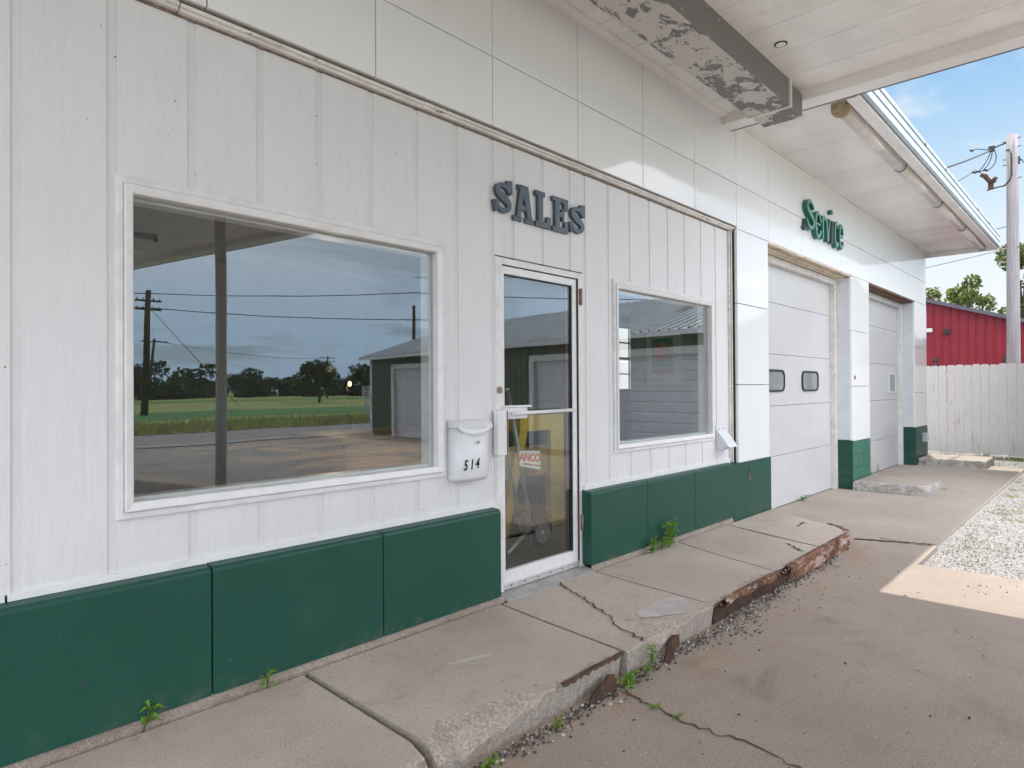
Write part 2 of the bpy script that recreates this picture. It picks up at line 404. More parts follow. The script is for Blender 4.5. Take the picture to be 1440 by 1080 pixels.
# ---------------------------------------------------------------- ground, drive, walks, road, field
def gz(y):
    P = ((400, -.17), (-3, -.17), (-11, -.33), (-18, -.40), (-900, -.55))
    for (a, za), (b, zb) in zip(P, P[1:]):
        if y >= b: return za+(zb-za)*(a-y)/(a-b)
    return -.55
def sheet(name, polyfun, ys, mat, off, kind='structure'):
    """ground sheet following gz; polyfun(y) -> list of x breaks"""
    b = MB(); rows = []
    for y in ys: rows.append([b.bm.verts.new((x, y, gz(y)+off)) for x in polyfun(y)])
    for r0, r1 in zip(rows, rows[1:]):
        for i in range(len(r0)-1): b.bm.faces.new((r0[i], r0[i+1], r1[i+1], r1[i]))
    o = b.build(name, mat); tag(o, kind=kind); return o
sheet('ground', lambda y: (-700, -60, -20, 0, 20, 60, 700), (700, 60, 20, 5, 0, -3, -7, -11, -14, -18, -40, -80, -200, -700), M['gravel'], 0)
def drive_r(y): return 6.08 if y > -2.4 else 6.10-.215*(-2.4-y)
dv = MB()
poly = [(-9, -.9), (6.75, -.9), (6.77, -1.05), (6.9, -1.63), (6.08, -1.64), (6.1, -2.4)]
top = [dv.bm.verts.new((x, y, -.13)) for x, y in poly+[(-9, -2.4)]]
dv.bm.faces.new(top)
rows = []
for y in (-2.4, -3, -5, -8, -11): rows.append([dv.bm.verts.new((-9, y, gz(y)+.04)), dv.bm.verts.new((drive_r(y), y, gz(y)+.04))])
for a, b_ in zip(rows, rows[1:]): dv.bm.faces.new((a[0], a[1], b_[1], b_[0]))
bmesh.ops.remove_doubles(dv.bm, verts=dv.bm.verts, dist=.001)
for P0, P1 in (((6.9, -1.63), (6.08, -1.64)), ((6.08, -1.64), (6.1, -2.4))):
    dv.face([(P0[0], P0[1], -.13), (P1[0], P1[1], -.13), (P1[0], P1[1], -.25), (P0[0], P0[1], -.25)])
driveway = tag(dv.build('driveway', M['drive']), kind='structure')
# slab before the service bays
bs = MB()
bs.prism([(6.3, .3, -.152), (6.81, -1.03, -.152), (6.945, -1.60, -.152), (14.55, -1.62, -.152), (14.62, -1.1, -.152), (14.62, .3, -.152)], (0, 0, -.2))
bay_slab = tag(bs.build('bay_apron', M['bay']), kind='structure')
# sidewalk: slabs with worn front edge
def wob(x, a, f, ph=0): return a*(math.sin(f*x+ph)+.6*math.sin(2.3*f*x+1.7+ph)+.4*math.sin(5.1*f*x+.6+ph))
sidewalk = bpy.data.objects.new('sidewalk', None); COL.objects.link(sidewalk); tag(sidewalk, kind='structure')
joints = [(-2.6, -2.6), (1.54, 1.52), (2.84, 2.74), (3.80, 3.70), (5.0, 4.68), (5.95, 5.62)]
def chip(x):
    c = .012
    if 1.5 < x < 2.35: c += .085*max(0, 1-((x-1.68)/.48)**2)+.012*math.sin(31*x)*(x < 2.1)
    if 2.95 < x < 3.35: c += .05*max(0, 1-((x-3.12)/.2)**2)
    if 3.7 < x < 4.9: c += .03+.02*math.sin(9*x)
    return c
for i in range(5):
    (a0, a1), (b0, b1) = joints[i], joints[i+1]
    g = .012 if i != 1 else .016
    b = MB(); cols = []; n = max(6, int((b0-a0)/.025))
    zt = (0, .012, .004, .0, -.004)[i]*.6
    for k in range(n+1):
        t = k/n; xb = (a0+g)*(1-t)+(b0-g)*t; xf = (a1+g)*(1-t)+(b1-g)*t
        yf = -1.03-.02*(i > 1)+wob(xf, .004, 11); c = max(.008, chip(xf)+wob(xf, .006, 23)+random.uniform(-.004, .006))
        rz = random.uniform(-.004, .004); rec = .06*max(0, min(1, (xf-3.70)/.08, (5.08-xf)/.1))
        prof = [(xb, -.098, zt), (xb*.5+xf*.5, -.5, zt), (xf, yf+c*1.3, zt), (xf, yf+c*.55+random.uniform(-.004, .004)*(c > .02), zt-c*.28+rz), (xf, yf+.0+rec*.9, zt-min(.11, max(c*.8, rec*.5))), (xf, yf+.012+rec+random.uniform(-.006, .006), -.1), (xf, yf+.02+rec, -.16)]
        cols.append([b.bm.verts.new(p) for p in prof])
    for c0, c1 in zip(cols, cols[1:]):
        for j in range(len(c0)-1):
            f = b.bm.faces.new((c0[j], c1[j], c1[j+1], c0[j+1])); f.material_index = 0 if j < 2 else 1
    for c in (cols[0], cols[-1]):
        ex = [b.bm.verts.new((c[0].co.x, -.098, -.16))]
        f = b.bm.faces.new(c+ex); f.material_index = 1
    b.build('slab', [M['walk'], M['walkedge']], sidewalk)
# rounded last slab
b = MB(); pts = [(5.95+.012, -.098), (5.62+.012, -1.05)]
for k in range(11):
    t = k/10*math.pi/2; pts.append((6.22+.42*math.sin(t), -.66-.41*math.cos(t)))
pts += [(6.80, -.45), (6.95, -.25), (7.10, -.098)]
b.prism([(x, y, -.002) for x, y in pts], (0, 0, -.16)); b.build('slab', M['walk'], sidewalk)
def ribbon(name, pts, w, z, mat, parent, jit=.006):
    b = MB(); prev = None; P = [Vector(p) for p in pts]; Q = []
    for p0, p1 in zip(P, P[1:]):
        n = max(2, int((p1-p0).length/.03))
        for k in range(n): Q.append(p0.lerp(p1, k/n))
    Q.append(P[-1])
    for i, p in enumerate(Q):
        t = (Q[min(i+1, len(Q)-1)]-Q[max(i-1, 0)]).normalized(); nn = Vector((-t.y, t.x)); q = p+nn*random.uniform(-jit, jit)*1.5
        ww = w*random.uniform(.35, 1.3)
        cur = [b.bm.verts.new((*(q+nn*ww), z)), b.bm.verts.new((*(q-nn*ww), z))]
        if prev: b.bm.faces.new((prev[0], prev[1], cur[1], cur[0]))
        prev = cur
    return b.build(name, mat, parent)
ribbon('crack', [(3.42, -.06), (3.25, -.42), (3.08, -.72), (2.98, -.86), (2.92, -1.04)], .007, .009, M['dirt'], sidewalk, .012)
ribbon('crack', [(3.08, -.80), (3.3, -.93), (3.42, -1.0)], .002, .008, M['dirt'], sidewalk)
ribbon('crack', [(6.30, -.62), (6.52, -.60)], .012, .004, M['dirt'], sidewalk, .01)
ribbon('crack', [(5.55, -.80), (5.35, -1.0)], .009, .004, M['dirt'], sidewalk, .008)
b = MB()
pp = [(3.45+.22*math.cos(t)*(1+.2*math.sin(3*t)), -.88+.13*math.sin(t)*(1+.15*math.cos(2*t))) for t in [k*math.pi/10 for k in range(20)]]
b.face([(x, y, .0042) for x, y in pp]); b.build('mortar_patch', simple('pale_mortar', (.57, .52, .495), .9, .15, 6, .4, 90), sidewalk)
b = MB(); b.face([(2.03, -.50, .009), (2.06, -.53, .009), (2.27, -.60, .009), (2.22, -.55, .009)]); b.build('paint_smear', M['stone_c'], sidewalk)
# cracks and joints of the driveway
ribbon('crack', [(2.62, -1.12), (2.55, -1.45), (2.57, -1.75), (2.5, -2.1), (2.6, -3.0)], .006, -.126, M['dirt'], driveway, .012)
ribbon('joint_dirt', [(6.70, -1.0), (6.92, -1.62)], .022, -.124, M['dirt'], driveway, .008)
ribbon('crack', [(-1, -2.3), (.8, -2.36), (2.5, -2.3)], .005, -.126, M['dirt'], driveway, .01)
# road and field, far side
sheet('road', lambda y: (-700, -30, 0, 30, 700), (-18.3, -24.4), M['asphalt'], .02)
sheet('road_edge_line', lambda y: (-700, 0, 700), (-18.75, -18.88), M['line'], .026)
sheet('field', lambda y: (-700, -60, 0, 60, 700), (-24.8, -40, -80, -140, -690), M['field'], .03)
sheet('crop_field', lambda y: (-700, -60, 0, 60, 700), (-38, -52), M['crop'], .05)
sheet('far_crop_field', lambda y: (-700, -60, 0, 60, 700), (-92, -108), M['crop'], .06)

# ---------------------------------------------------------------- service station
ST = thing('service_station', 'white service station with green base, sales office and two garage bays', 'building')
PY = -.07   # face of the enamel panels
def grooves():
    g = [.466+.2985*k for k in range(-8, 9)]; g = [x for x in g if x < 2.9]
    return g+[3.04, 3.336, 3.632, 3.81, 4.105, 4.402, 4.70, 5.0, 5.295, 5.61, 5.905]
OPEN = [(.80, 2.46, .82, 2.145), (4.19, 5.885, .82, 2.125), (2.90, 3.80, -.1, 2.14)]   # window, window, door
xs = {-2.2, 6.2}
for x in grooves(): xs |= {x, x+.035}
for o_ in OPEN: xs |= {o_[0], o_[1]}
xs = sorted(xs); b = MB(); gs = grooves()
for x0, x1 in zip(xs, xs[1:]):
    if x1-x0 < .001: continue
    xm = (x0+x1)/2; gr = any(g < xm < g+.035 for g in gs); yf = .005 if gr else 0
    zr = [(.60, 2.90)]
    for o_ in OPEN:
        if o_[0] < xm < o_[1]: zr = [(max(.6, lo), hi) for lo, hi in ((.6, o_[2]), (o_[3], 2.90)) if hi-max(.6, lo) > .01]
    for lo, hi in zr: b.box(x0, x1, yf, .05, lo+random.uniform(-.003, .003)*(lo == .6), hi, mi=1 if gr else 0)
rn = random.Random(12)
for k in range(130):
    x, z = rn.uniform(-.5, 6.1), rn.choice((rn.uniform(.63, .8), rn.uniform(2.2, 2.85), rn.uniform(.7, 2.85)))
    if any(o_[0]-.08 < x < o_[1]+.08 and o_[2]-.08 < z < o_[3]+.08 for o_ in OPEN): continue
    r_ = rn.choice((.0016, .002, .003)); b.tube([(x, -.0012, z), (x, .002, z)], r_, 6, rn.choice((2, 2, 3)))
b.build('siding', [M['siding'], M['groove'], M['rustdark'], M['straw']], ST)
# backing wall so no light leaks
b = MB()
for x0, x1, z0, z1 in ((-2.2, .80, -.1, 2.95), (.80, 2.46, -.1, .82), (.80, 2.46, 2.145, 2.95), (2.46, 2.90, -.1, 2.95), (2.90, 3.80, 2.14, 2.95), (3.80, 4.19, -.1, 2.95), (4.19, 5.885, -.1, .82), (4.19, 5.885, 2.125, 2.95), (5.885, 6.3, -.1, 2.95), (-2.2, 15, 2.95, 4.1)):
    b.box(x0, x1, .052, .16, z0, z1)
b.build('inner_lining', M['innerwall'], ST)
# sill strip over the base, flashing rail, corner trim
b = MB()
for x0, x1 in ((-2.2, .448), (.456, 2.895), (3.80, 6.2)): b.prism([(x0, .008, .605), (x0, -.012, .603), (x0, -.016, .560), (x0, .008, .555)], (x1-x0, 0, 0))
b.build('sill_flashing', M['frame'], ST)
b = MB()
for x0, x1 in ((-2.2, 1.02), (1.022, 2.30), (2.302, 3.62), (3.622, 5.1), (5.102, 6.262)):
    dz = random.uniform(-.004, .004)
    b.prism([(x0, -.002, 2.877+dz), (x0, -.030, 2.877+dz), (x0, -.034, 2.889+dz), (x0, -.046, 2.891+dz), (x0, -.048, 2.905+dz), (x0, -.0, 2.906+dz)], (x1-x0-.003, 0, 0))
b.build('flashing_rail', M['flash'], ST)
b = MB(); b.box(-2.2, 6.26, -.006, .05, 2.866, 2.93); b.box(-2.2, 6.26, -.050, .0, 2.9075, 2.914); b.build('flashing_gap', simple('shadow_gap', (.24, .185, .15), .9, .35, 30), ST)  # brown strips paint in the joint and shadow lines along the rail
b = MB(); b.box(6.2, 6.222, -.018, .05, .58, 2.872, bev=.003); b.box(6.228, 6.246, -.03, .05, .56, 2.872, bev=.003)
b.build('corner_trim', M['flash'], ST)
# foundation strip and green base blocks
b = MB()
n = 60
for x0, x1 in ((-2.2, 2.9), (3.80, 6.2)):
    prev = None
    for k in range(n+1):
        x = x0+(x1-x0)*k/n; yy = -.066+random.uniform(-.006, .006)
        cur = [b.bm.verts.new((x, 0, .052)), b.bm.verts.new((x, yy, .052)), b.bm.verts.new((x, yy-.010+random.uniform(-.004, .004), .006)), b.bm.verts.new((x, yy-.012, -.06))]
        if prev:
            for j in range(3): b.bm.faces.new((prev[j], cur[j], cur[j+1], prev[j+1]))
        prev = cur
b.build('foundation', M['found'], ST)
b = MB(); b.box(-2.2, 6.9, -.10, -.03, -.1, -.018); b.build('gap_dirt', M['dirt'], ST)
def base_block(x0, x1, zt=.578, zb=.045, yf=-.085):
    b = MB(); ch = .022
    prof = [(yf, zb), (yf, zt-ch), (yf+.004, zt-ch*.45), (yf+.014, zt-ch*.12), (-.028, zt), (0, zt+.004), (.04, zt+.004), (.04, zb)]
    b.prism([(x0, y, z) for y, z in prof], (x1-x0, 0, 0))
    es = [e for e in b.bm.edges if abs(e.verts[0].co.x-e.verts[1].co.x) < 1e-5 and min(v.co.y for v in e.verts) < -.02]
    bmesh.ops.bevel(b.bm, geom=es, offset=.004, segments=1, affect='EDGES')
    for q in ((x0+.06, zt-.10), (x1-.06, zt-.10), (x0+(x1-x0)*.45, zb+.2)):
        b.tube([(q[0], yf-.003, q[1]), (q[0], yf+.004, q[1])], .006, 8, 1)
    return b.build('base_block', [M['green'], M['darkplastic']], ST)
for x0, x1 in ((-2.2, -.58), (-.573, .27), (.277, 1.124), (1.130, 1.984), (1.990, 2.853), (3.778, 4.535), (4.539, 5.328), (5.332, 6.128)):
    base_block(x0, x1, .578+random.uniform(-.002, .002)-.008*(x0 > 3))
# enamel panels (each a slightly tilted pan)
def panel(x0, x1, z0, z1, y=PY, name='enamel_panel', g=.003, mat='porcelain', tilt=True):
    b = MB(); b.box(x0+g, x1-g, y, y+.03, z0+g, z1-g, bev=.003)
    o = b.build(name, M[mat], ST)
    if tilt:
        c = Vector(((x0+x1)/2, y, (z0+z1)/2)); q = Matrix.Translation(c) @ Matrix.Rotation(random.uniform(-.0035, .0035), 4, 'X') @ Matrix.Rotation(random.uniform(-.004, .004), 4, 'Z') @ Matrix.Translation(-c)
        o.data.transform(q)
    return o
jx = [1.118-.853*k for k in (4, 3, 2, 1)]+[1.118, 1.964, 2.817, 3.671, 4.529, 5.395, 6.268, 7.075, 8.09, 9.12, 10.03, 10.92, 11.95, 13.0, 13.91, 14.92]
for x0, x1 in zip(jx, jx[1:]):
    lo = 2.915 if x1 < 6.3 else 2.893
    panel(x0, x1, lo, 3.339); panel(x0, x1, 3.339, 3.935)
for (x0, x1), zs in (((6.268, 7.055), (.555, 1.336, 2.15, 2.893)), ((10.03, 10.92), (.53, 1.316, 2.109, 2.893)), ((13.91, 14.92), (.545, 1.19, 2.04, 2.893))):
    for z0, z1 in zip(zs, zs[1:]): panel(x0, x1, z0, z1)
b = MB(); b.box(-2.2, 6.26, PY+.032, .05, 2.92, 3.95); b.box(6.26, 14.9, PY+.032, .05, 2.9, 3.95)
for x0, x1 in ((6.27, 7.05), (10.035, 10.915), (13.915, 14.9)): b.box(x0, x1, PY+.032, .05, -.15, 2.9)
b.build('panel_backing', M['joint'], ST)
b = MB(); b.box(6.131, 7.055, -.083, -.03, -.16, .556, bev=.004); b.box(7.0, 7.055, -.03, .3, -.16, .55)
b.build('pillar_base', M['green'], ST)
b = MB(); b.prism([(6.47, -.0835, .40), (6.48, -.0835, .49), (6.51, -.0835, .475), (6.515, -.0835, .39), (6.49, -.0835, .37)], (0, -.003, 0)); b.build('rust_hole', M['rust'], ST)
# reveals of the bays
for (x0, x1, nm) in ((7.055, 10.03, 0), (10.92, 13.91, 1)):
    for r0, r1 in ((x1+.004, x1+.05), (x0-.05, x0-.004)):
        b = MB(); b.box(r0, r1, PY+.031, .125, .552, 2.86); b.build('bay_reveal', M['oldwhite'], ST)
    b = MB(); b.box(x1+.0015, x1+.05, PY+.0, .125, -.17, .545); b.build('reveal_base', M['green'], ST)
    b = MB()
    for k, yy in enumerate((PY+.003, .005, .062)): b.box(x0-.03, x1+.03, yy, yy+.055, 2.872-.010*k, 2.93)
    b.build('lintel', M['creamstain' if nm == 0 else 'rustbrown'], ST)
    b = MB(); b.box(x1-.075, x1+.004, .125, .20, -.165, 2.86, bev=.004); b.box(x0-.004, x0+.075, .125, .20, -.165, 2.86, bev=.004); b.box(x0, x1, .127, .198, 2.775, 2.852, bev=.004)
    b.build('door_jamb', M['flash' if nm == 0 else 'trim'], ST)
# block courses on the first pillar, plain on the second
b = MB()
for r_, (z0, z1) in enumerate(((-.03, .155), (.159, .345), (.349, .528))):
    xs_ = (10.03, 10.50, 10.92) if r_ % 2 else (10.03, 10.26, 10.70, 10.92)
    for x0, x1 in zip(xs_, xs_[1:]): b.box(x0+.003, x1-.003, PY-.006, PY+.03, z0, z1, bev=.004)
b.build('pillar_base', M['greenblock'], ST)
b = MB(); b.box(10.036, 10.914, PY+.001, .1, -.16, .53); b.build('pillar_core', M['green'], ST)
b = MB(); b.box(13.91, 14.92, PY-.004, .1, -.16, .543, bev=.005); b.build('pillar_base', M['green'], ST)
# round sticker
b = MB(); b.tube([(10.17, PY-.001, 1.44), (10.17, PY-.004, 1.44)], .032, 16); b.build('sticker', M['redpaint'], ST)
# overhead doors
def garage_door(x0, x1, zs, ribs, wins, round_w):
    dr = bpy.data.objects.new('garage_door', None); COL.objects.link(dr); dr.parent = ST; dr.location = ((x0+x1)/2, .2, -.16)
    for z0, z1 in zip(zs, zs[1:]):
        b = MB(); b.box(x0, x1, .20, .245, z0+.002, z1-.002, bev=.006)
        if ribs:
            k = z0+.05
            while k < z1-.03: b.box(x0+.01, x1-.01, .1975, .2, k, k+.012); k += .055
        b.build('door_section', M['doorwhite'], dr)
    for wx0, wx1, wz0, wz1 in wins:
        ri = .07 if round_w else .004
        def rr(x0, x1, z0, z1, r, y):
            out = []
            for cx, cz, a0 in ((x1-r, z1-r, 0), (x0+r, z1-r, 90), (x0+r, z0+r, 180), (x1-r, z0+r, 270)):
                for k in range(5): a = R(a0+k*22.5); out.append((cx+r*math.cos(a), y, cz+r*math.sin(a)))
            return out
        b = MB(); fw_ = .022
        A = rr(wx0-fw_, wx1+fw_, wz0-fw_, wz1+fw_, ri+fw_*.8, .183); B = rr(wx0, wx1, wz0, wz1, ri, .183); A2 = [(p[0], .199, p[2]) for p in A]; B2 = [(p[0], .194, p[2]) for p in B]
        L = [[b.bm.verts.new(p) for p in q] for q in (A2, A, B, B2)]
        for q0, q1 in zip(L, L[1:]):
            for k in range(20): b.bm.faces.new((q0[k], q0[(k+1) % 20], q1[(k+1) % 20], q1[k]))
        w_ = b.build('door_window', M['black' if round_w else 'frame'], dr)
        b = MB(); b.face(rr(wx0, wx1, wz0, wz1, ri, .1945)); b.build('pane', M['paneback'], w_)
M['paneback'] = simple('cloudy_pane', (.30, .325, .33), .08, .25, 3)
garage_door(7.06, 9.985, (-.15, .477, 1.083, 1.707, 2.326, 2.85), False, ((7.60, 8.18, 1.275, 1.50), (8.83, 9.41, 1.275, 1.50)), True)
garage_door(10.93, 13.86, (-.15, .394, 1.07, 1.70, 2.33, 2.84), True, ((13.20, 13.62, 1.215, 1.53),), False)
b = MB(); b.box(7.0, 10.0, .195, .24, -.165, -.148); b.box(10.9, 13.9, .195, .24, -.165, -.148); b.build('door_seal', M['black'], ST)
# windows
def window(x0, x1, z0, z1):
    w = bpy.data.objects.new('window', None); COL.objects.link(w); w.parent = ST; w.location = ((x0+x1)/2, 0, z0)
    def ring(o, i, y0, y1, name, mat, bev=.004, tilt=0):
        b = MB(); (a0, a1, c0, c1), (e0, e1, g0, g1) = o, i
        O = [(a0, c0), (a1, c0), (a1, c1), (a0, c1)]; I = [(e0, g0), (e1, g0), (e1, g1), (e0, g1)]
        L = [[b.bm.verts.new((x, y, z)) for x, z in q] for q, y in ((O, y1), (O, y0+bev*.3), ([(x+(bev if x == a0 else -bev), z+(bev if z == c0 else -bev)) for x, z in O], y0), ([(x-(bev if x == e0 else -bev), z-(bev if z == g0 else -bev)) for x, z in I], y0+tilt), (I, y0+tilt+bev), (I, y1))]
        for q0, q1 in zip(L, L[1:]):
            for k in range(4): b.bm.faces.new((q0[k], q0[(k+1) % 4], q1[(k+1) % 4], q1[k]))
        return b.build(name, M[mat], w)
    ring((x0-.058, x1+.058, z0-.062, z1+.066), (x0-.034, x1+.034, z0-.036, z1+.036), -.018, .03, 'casing', 'trim')
    ring((x0-.032, x1+.032, z0-.033, z1+.033), (x0, x1, z0, z1), -.030, .045, 'frame', 'frame', .004, .008)
    ring((x0-.036, x1+.036, z0-.038, z1+.038), (x0-.03, x1+.03, z0-.03, z1+.03), -.012, .04, 'caulk', 'groove', .001)
    b = MB(); b.box(x0-.03, x1+.03, .022, .028, z0-.03, z1+.03)
    b.build('pane', M['glass'], w)
    ring((x0-.03, x1+.03, z0-.03, z1+.03), (x0+.012, x1-.012, z0+.012, z1-.012), .046, .12, 'inner_stop', 'frame')
    return w
win_big = window(.852, 2.414, .872, 2.088)
win_small = window(4.243, 5.812, .872, 2.084)
# entrance door
DR = bpy.data.objects.new('entrance_door', None); COL.objects.link(DR); DR.parent = ST; DR.location = (3.35, 0, 0)
b = MB(); b.box(2.90, 2.958, -.004, .07, 0, 2.141, bev=.003); b.box(3.752, 3.80, -.002, .07, 0, 2.141, bev=.003); b.box(2.958, 3.752, .0, .07, 2.10, 2.141, bev=.003)
b.build('door_frame', M['trim'], DR)
b = MB(); b.box(2.896, 3.804, -.0025, .02, 2.1425, 2.149); b.box(3.748, 3.7515, .0, .05, .06, 2.10); b.box(2.96, 3.75, .005, .05, 2.0965, 2.0998); b.box(2.96, 3.75, .012, .05, .03, .048); b.build('weather_strip', M['rustdark'], DR)
b = MB()
b.box(2.962, 2.992, .012, .055, .05, 2.095, bev=.004); b.box(3.70, 3.746, .012, .055, .05, 2.095, bev=.004); b.box(2.992, 3.70, .013, .055, 2.045, 2.095, bev=.004); b.box(2.992, 3.70, .013, .055, .05, .148, bev=.006)
b.build('leaf', M['frame'], DR)
b = MB(); b.box(3.692, 3.70, .02, .05, .15, 2.045); b.box(2.992, 3.692, .02, .05, 2.038, 2.045); b.build('gasket', M['black'], DR)
b = MB(); b.box(2.99, 3.694, .030, .036, .14, 2.042); b.build('pane', M['glass'], DR)
b = MB(); b.box(2.962, 3.746, .0, .012, .035, .075, bev=.003)
for k in range(6): b.tube([(3.03+k*.13, -.002, .057), (3.03+k*.13, .002, .057)], .006, 8, 1)
b.build('kick_sweep', [M['alu'], M['darkplastic']], DR)
b = MB(); b.prism([(2.9, -.102, .003), (2.9, -.09, .010), (2.9, .0, .03), (2.9, .07, .032), (2.9, .07, .0)], (.9, 0, 0)); b.build('threshold', simple('worn_threshold', (.36, .34, .325), .55, .2, 14, .1, 60), DR)
for z in (1.97, .345):
    b = MB(); b.tube([(3.772, -.012, z-.06), (3.772, -.012, z+.06)], .009, 8); b.box(3.757, 3.787, -.006, -.001, z-.055, z+.055)
    b.build('hinge', M['brass'], DR)
b = MB(); b.tube([(2.926, -.016, 1.302), (2.926, -.002, 1.302)], .022, 16); b.tube([(2.926, -.02, 1.302), (2.926, -.014, 1.302)], .010, 10); b.build('lock', M['brass'], DR)
b = MB()
b.prism([(2.868, -.012, .90), (2.872, -.045, .90), (2.915, -.062, .90), (2.945, -.05, .90), (2.95, -.012, .90)], (0, 0, .275))
b.box(2.952, 2.958, -.05, -.008, .905, 1.172, 1)
b.build('latch_cover', [M['frame'], M['brass']], DR)
b = MB(); b.box(2.955, 3.165, -.028, .012, 1.118, 1.19, bev=.004); b.box(2.95, 3.20, -.036, .012, 1.192, 1.203); b.tube([(3.0, -.052, 1.152), (3.18, -.056, 1.155), (3.665, -.03, 1.158)], .0125, 10); b.build('push_bar', M['frame'], DR)
ac = bpy.data.objects.new('door_sign', None); COL.objects.link(ac); ac.parent = DR; ac.location = Vector((3.29, .06, .83))-Vector((3.35, 0, 0))
b = MB(); b.prism([(3.175, .055, .90), (3.385, .055, .885), (3.385, .055, .755), (3.175, .055, .80)], (0, .004, 0)); b.build('board', M['paper'], ac)
text_mesh('lettering', 'ANCO', .074, M['posterred'], wallM(3.28, .0535, .845, R(-7)), .0012, 0, ac, .95, .003)
text_mesh('lettering', 'WINDSHIELD WIPERS', .018, M['posterred'], wallM(3.295, .0535, .795, R(-10)), .0012, 0, ac)
# roof, eave over the bays
b = MB(); b.box(-2.2, 15.0, -.6, 5.75, 4.12, 4.22); b.build('roof', M['galv'], ST)
# soffit panels
sx = [6.0, 7.44, 8.58, 9.72, 10.86, 12.0, 13.14, 14.28, 14.94]
for x0, x1 in zip(sx, sx[1:]):
    n = 8; b = MB(); vs = []
    bow = random.uniform(-.004, .006) if x0 < 11 else .012
    for i in range(n+1):
        row = []
        for j in range(7):
            x = x0+.002+(x1-x0-.004)*i/n; y = PY-(1.12+PY)*j/6; row.append(b.bm.verts.new((x, y, 3.932+bow*math.sin(math.pi*i/n)*math.sin(.5+2*j/6)*math.cos(i*.9 if x0 > 11 else 0))))
        vs.append(row)
    for i in range(n):
        for j in range(6): b.bm.faces.new((vs[i][j], vs[i+1][j], vs[i+1][j+1], vs[i][j+1])).smooth = True
    b.build('soffit_panel', M['soffit'], ST)
b = MB(); b.box(6.0, 15.0, -1.15, .0, 3.953, 3.97); b.build('soffit_backing', M['joint'], ST)
b = MB(); b.box(6.2, 14.95, -1.20, -1.105, 3.84, 3.862, bev=.003); b.box(6.2, 14.95, -1.115, -1.105, 3.862, 3.945)
b.build('eave_board', M['soffit'], ST)
xsg = [6.175, 7.4, 8.7, 9.9, 11.2, 12.5, 13.7, 15.06]
for x0, x1 in zip(xsg, xsg[1:]):
    b = MB()
    b.mi = 0; b.strip([(x0, -1.20, 3.842), (x0, -1.212, 3.845), (x0, -1.205, 3.865)], (x1-x0-.004, 0, 0))
    prof = [(-1.205, 3.865), (-1.222, 3.872), (-1.238, 3.90), (-1.240, 3.965), (-1.222, 3.972), (-1.222, 3.985), (-1.240, 3.992), (-1.242, 4.055), (-1.224, 4.062), (-1.224, 4.075), (-1.243, 4.082), (-1.244, 4.125), (-1.205, 4.145), (-1.1, 4.15)]
    P = [(x0, y, z) for y, z in prof]
    for i in range(len(P)-1): b.strip(P[i:i+2], (x1-x0-.004, 0, 0), mi=1 if i in (0, 1, 3, 4, 7, 8) else 2)
    b.build('eave_fascia', [M['soffit'], M['fasciagreen'], M['galv']], ST)
for x in xsg[1:-1]:
    if random.random() < .5:
        b = MB(); b.box(x-.015, x+.015, -1.25, -1.20, 4.06, 4.10); b.build('fascia_clip', M['fasciagreen'], ST)
b = MB(); b.box(14.95, 15.05, -1.20, -.02, 3.845, 4.14); b.box(14.95, 15.05, -.02, 5.75, 3.90, 4.14); b.build('end_fascia', M['trim'], ST)
b = MB(); b.box(14.80, 14.92, .10, 5.7, -.2, 4.0); b.build('end_wall', M['oldwhite'], ST)
b = MB(); b.box(-2.2, -2.05, .10, 5.7, -.2, 4.1); b.build('end_wall', M['oldwhite'], ST)
b = MB()   # back wall with a window hole
for x0, x1, z0, z1 in ((-2.2, 11.65, -.2, 4.1), (13.45, 14.9, -.2, 4.1), (11.65, 13.45, -.2, 1.24), (11.65, 13.45, 2.74, 4.1)): b.box(x0, x1, 5.5, 5.7, z0, z1)
b.build('back_wall', M['innerwall'], ST)
bw = bpy.data.objects.new('back_window', None); COL.objects.link(bw); bw.parent = ST; bw.location = (12.55, 5.5, 1.24)
b = MB(); b.box(11.65, 13.45, 5.52, 5.56, 1.24, 1.29); b.box(11.65, 13.45, 5.52, 5.56, 2.69, 2.74); b.box(11.65, 11.70, 5.52, 5.56, 1.29, 2.69); b.box(13.40, 13.45, 5.52, 5.56, 1.29, 2.69); b.box(11.70, 13.40, 5.52, 5.56, 1.96, 2.02)
for x_ in (12.1, 12.53, 12.97): b.box(x_, x_+.035, 5.53, 5.55, 1.29, 2.69)
for z in (1.62, 2.34): b.box(11.70, 13.40, 5.531, 5.549, z, z+.03)
b.build('sash', M['slate'], bw)
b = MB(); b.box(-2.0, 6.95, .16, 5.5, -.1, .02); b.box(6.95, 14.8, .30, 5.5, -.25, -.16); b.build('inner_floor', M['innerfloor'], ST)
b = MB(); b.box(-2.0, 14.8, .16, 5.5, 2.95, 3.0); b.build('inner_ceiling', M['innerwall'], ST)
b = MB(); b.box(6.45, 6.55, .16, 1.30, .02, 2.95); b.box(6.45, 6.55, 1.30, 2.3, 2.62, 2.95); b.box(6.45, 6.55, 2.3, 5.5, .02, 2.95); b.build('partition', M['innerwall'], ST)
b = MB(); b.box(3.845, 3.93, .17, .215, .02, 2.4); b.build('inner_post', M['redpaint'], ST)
b = MB(); b.box(2.48, 2.62, .165, .20, .3, 2.3); b.build('inner_post', M['redpaint'], ST)

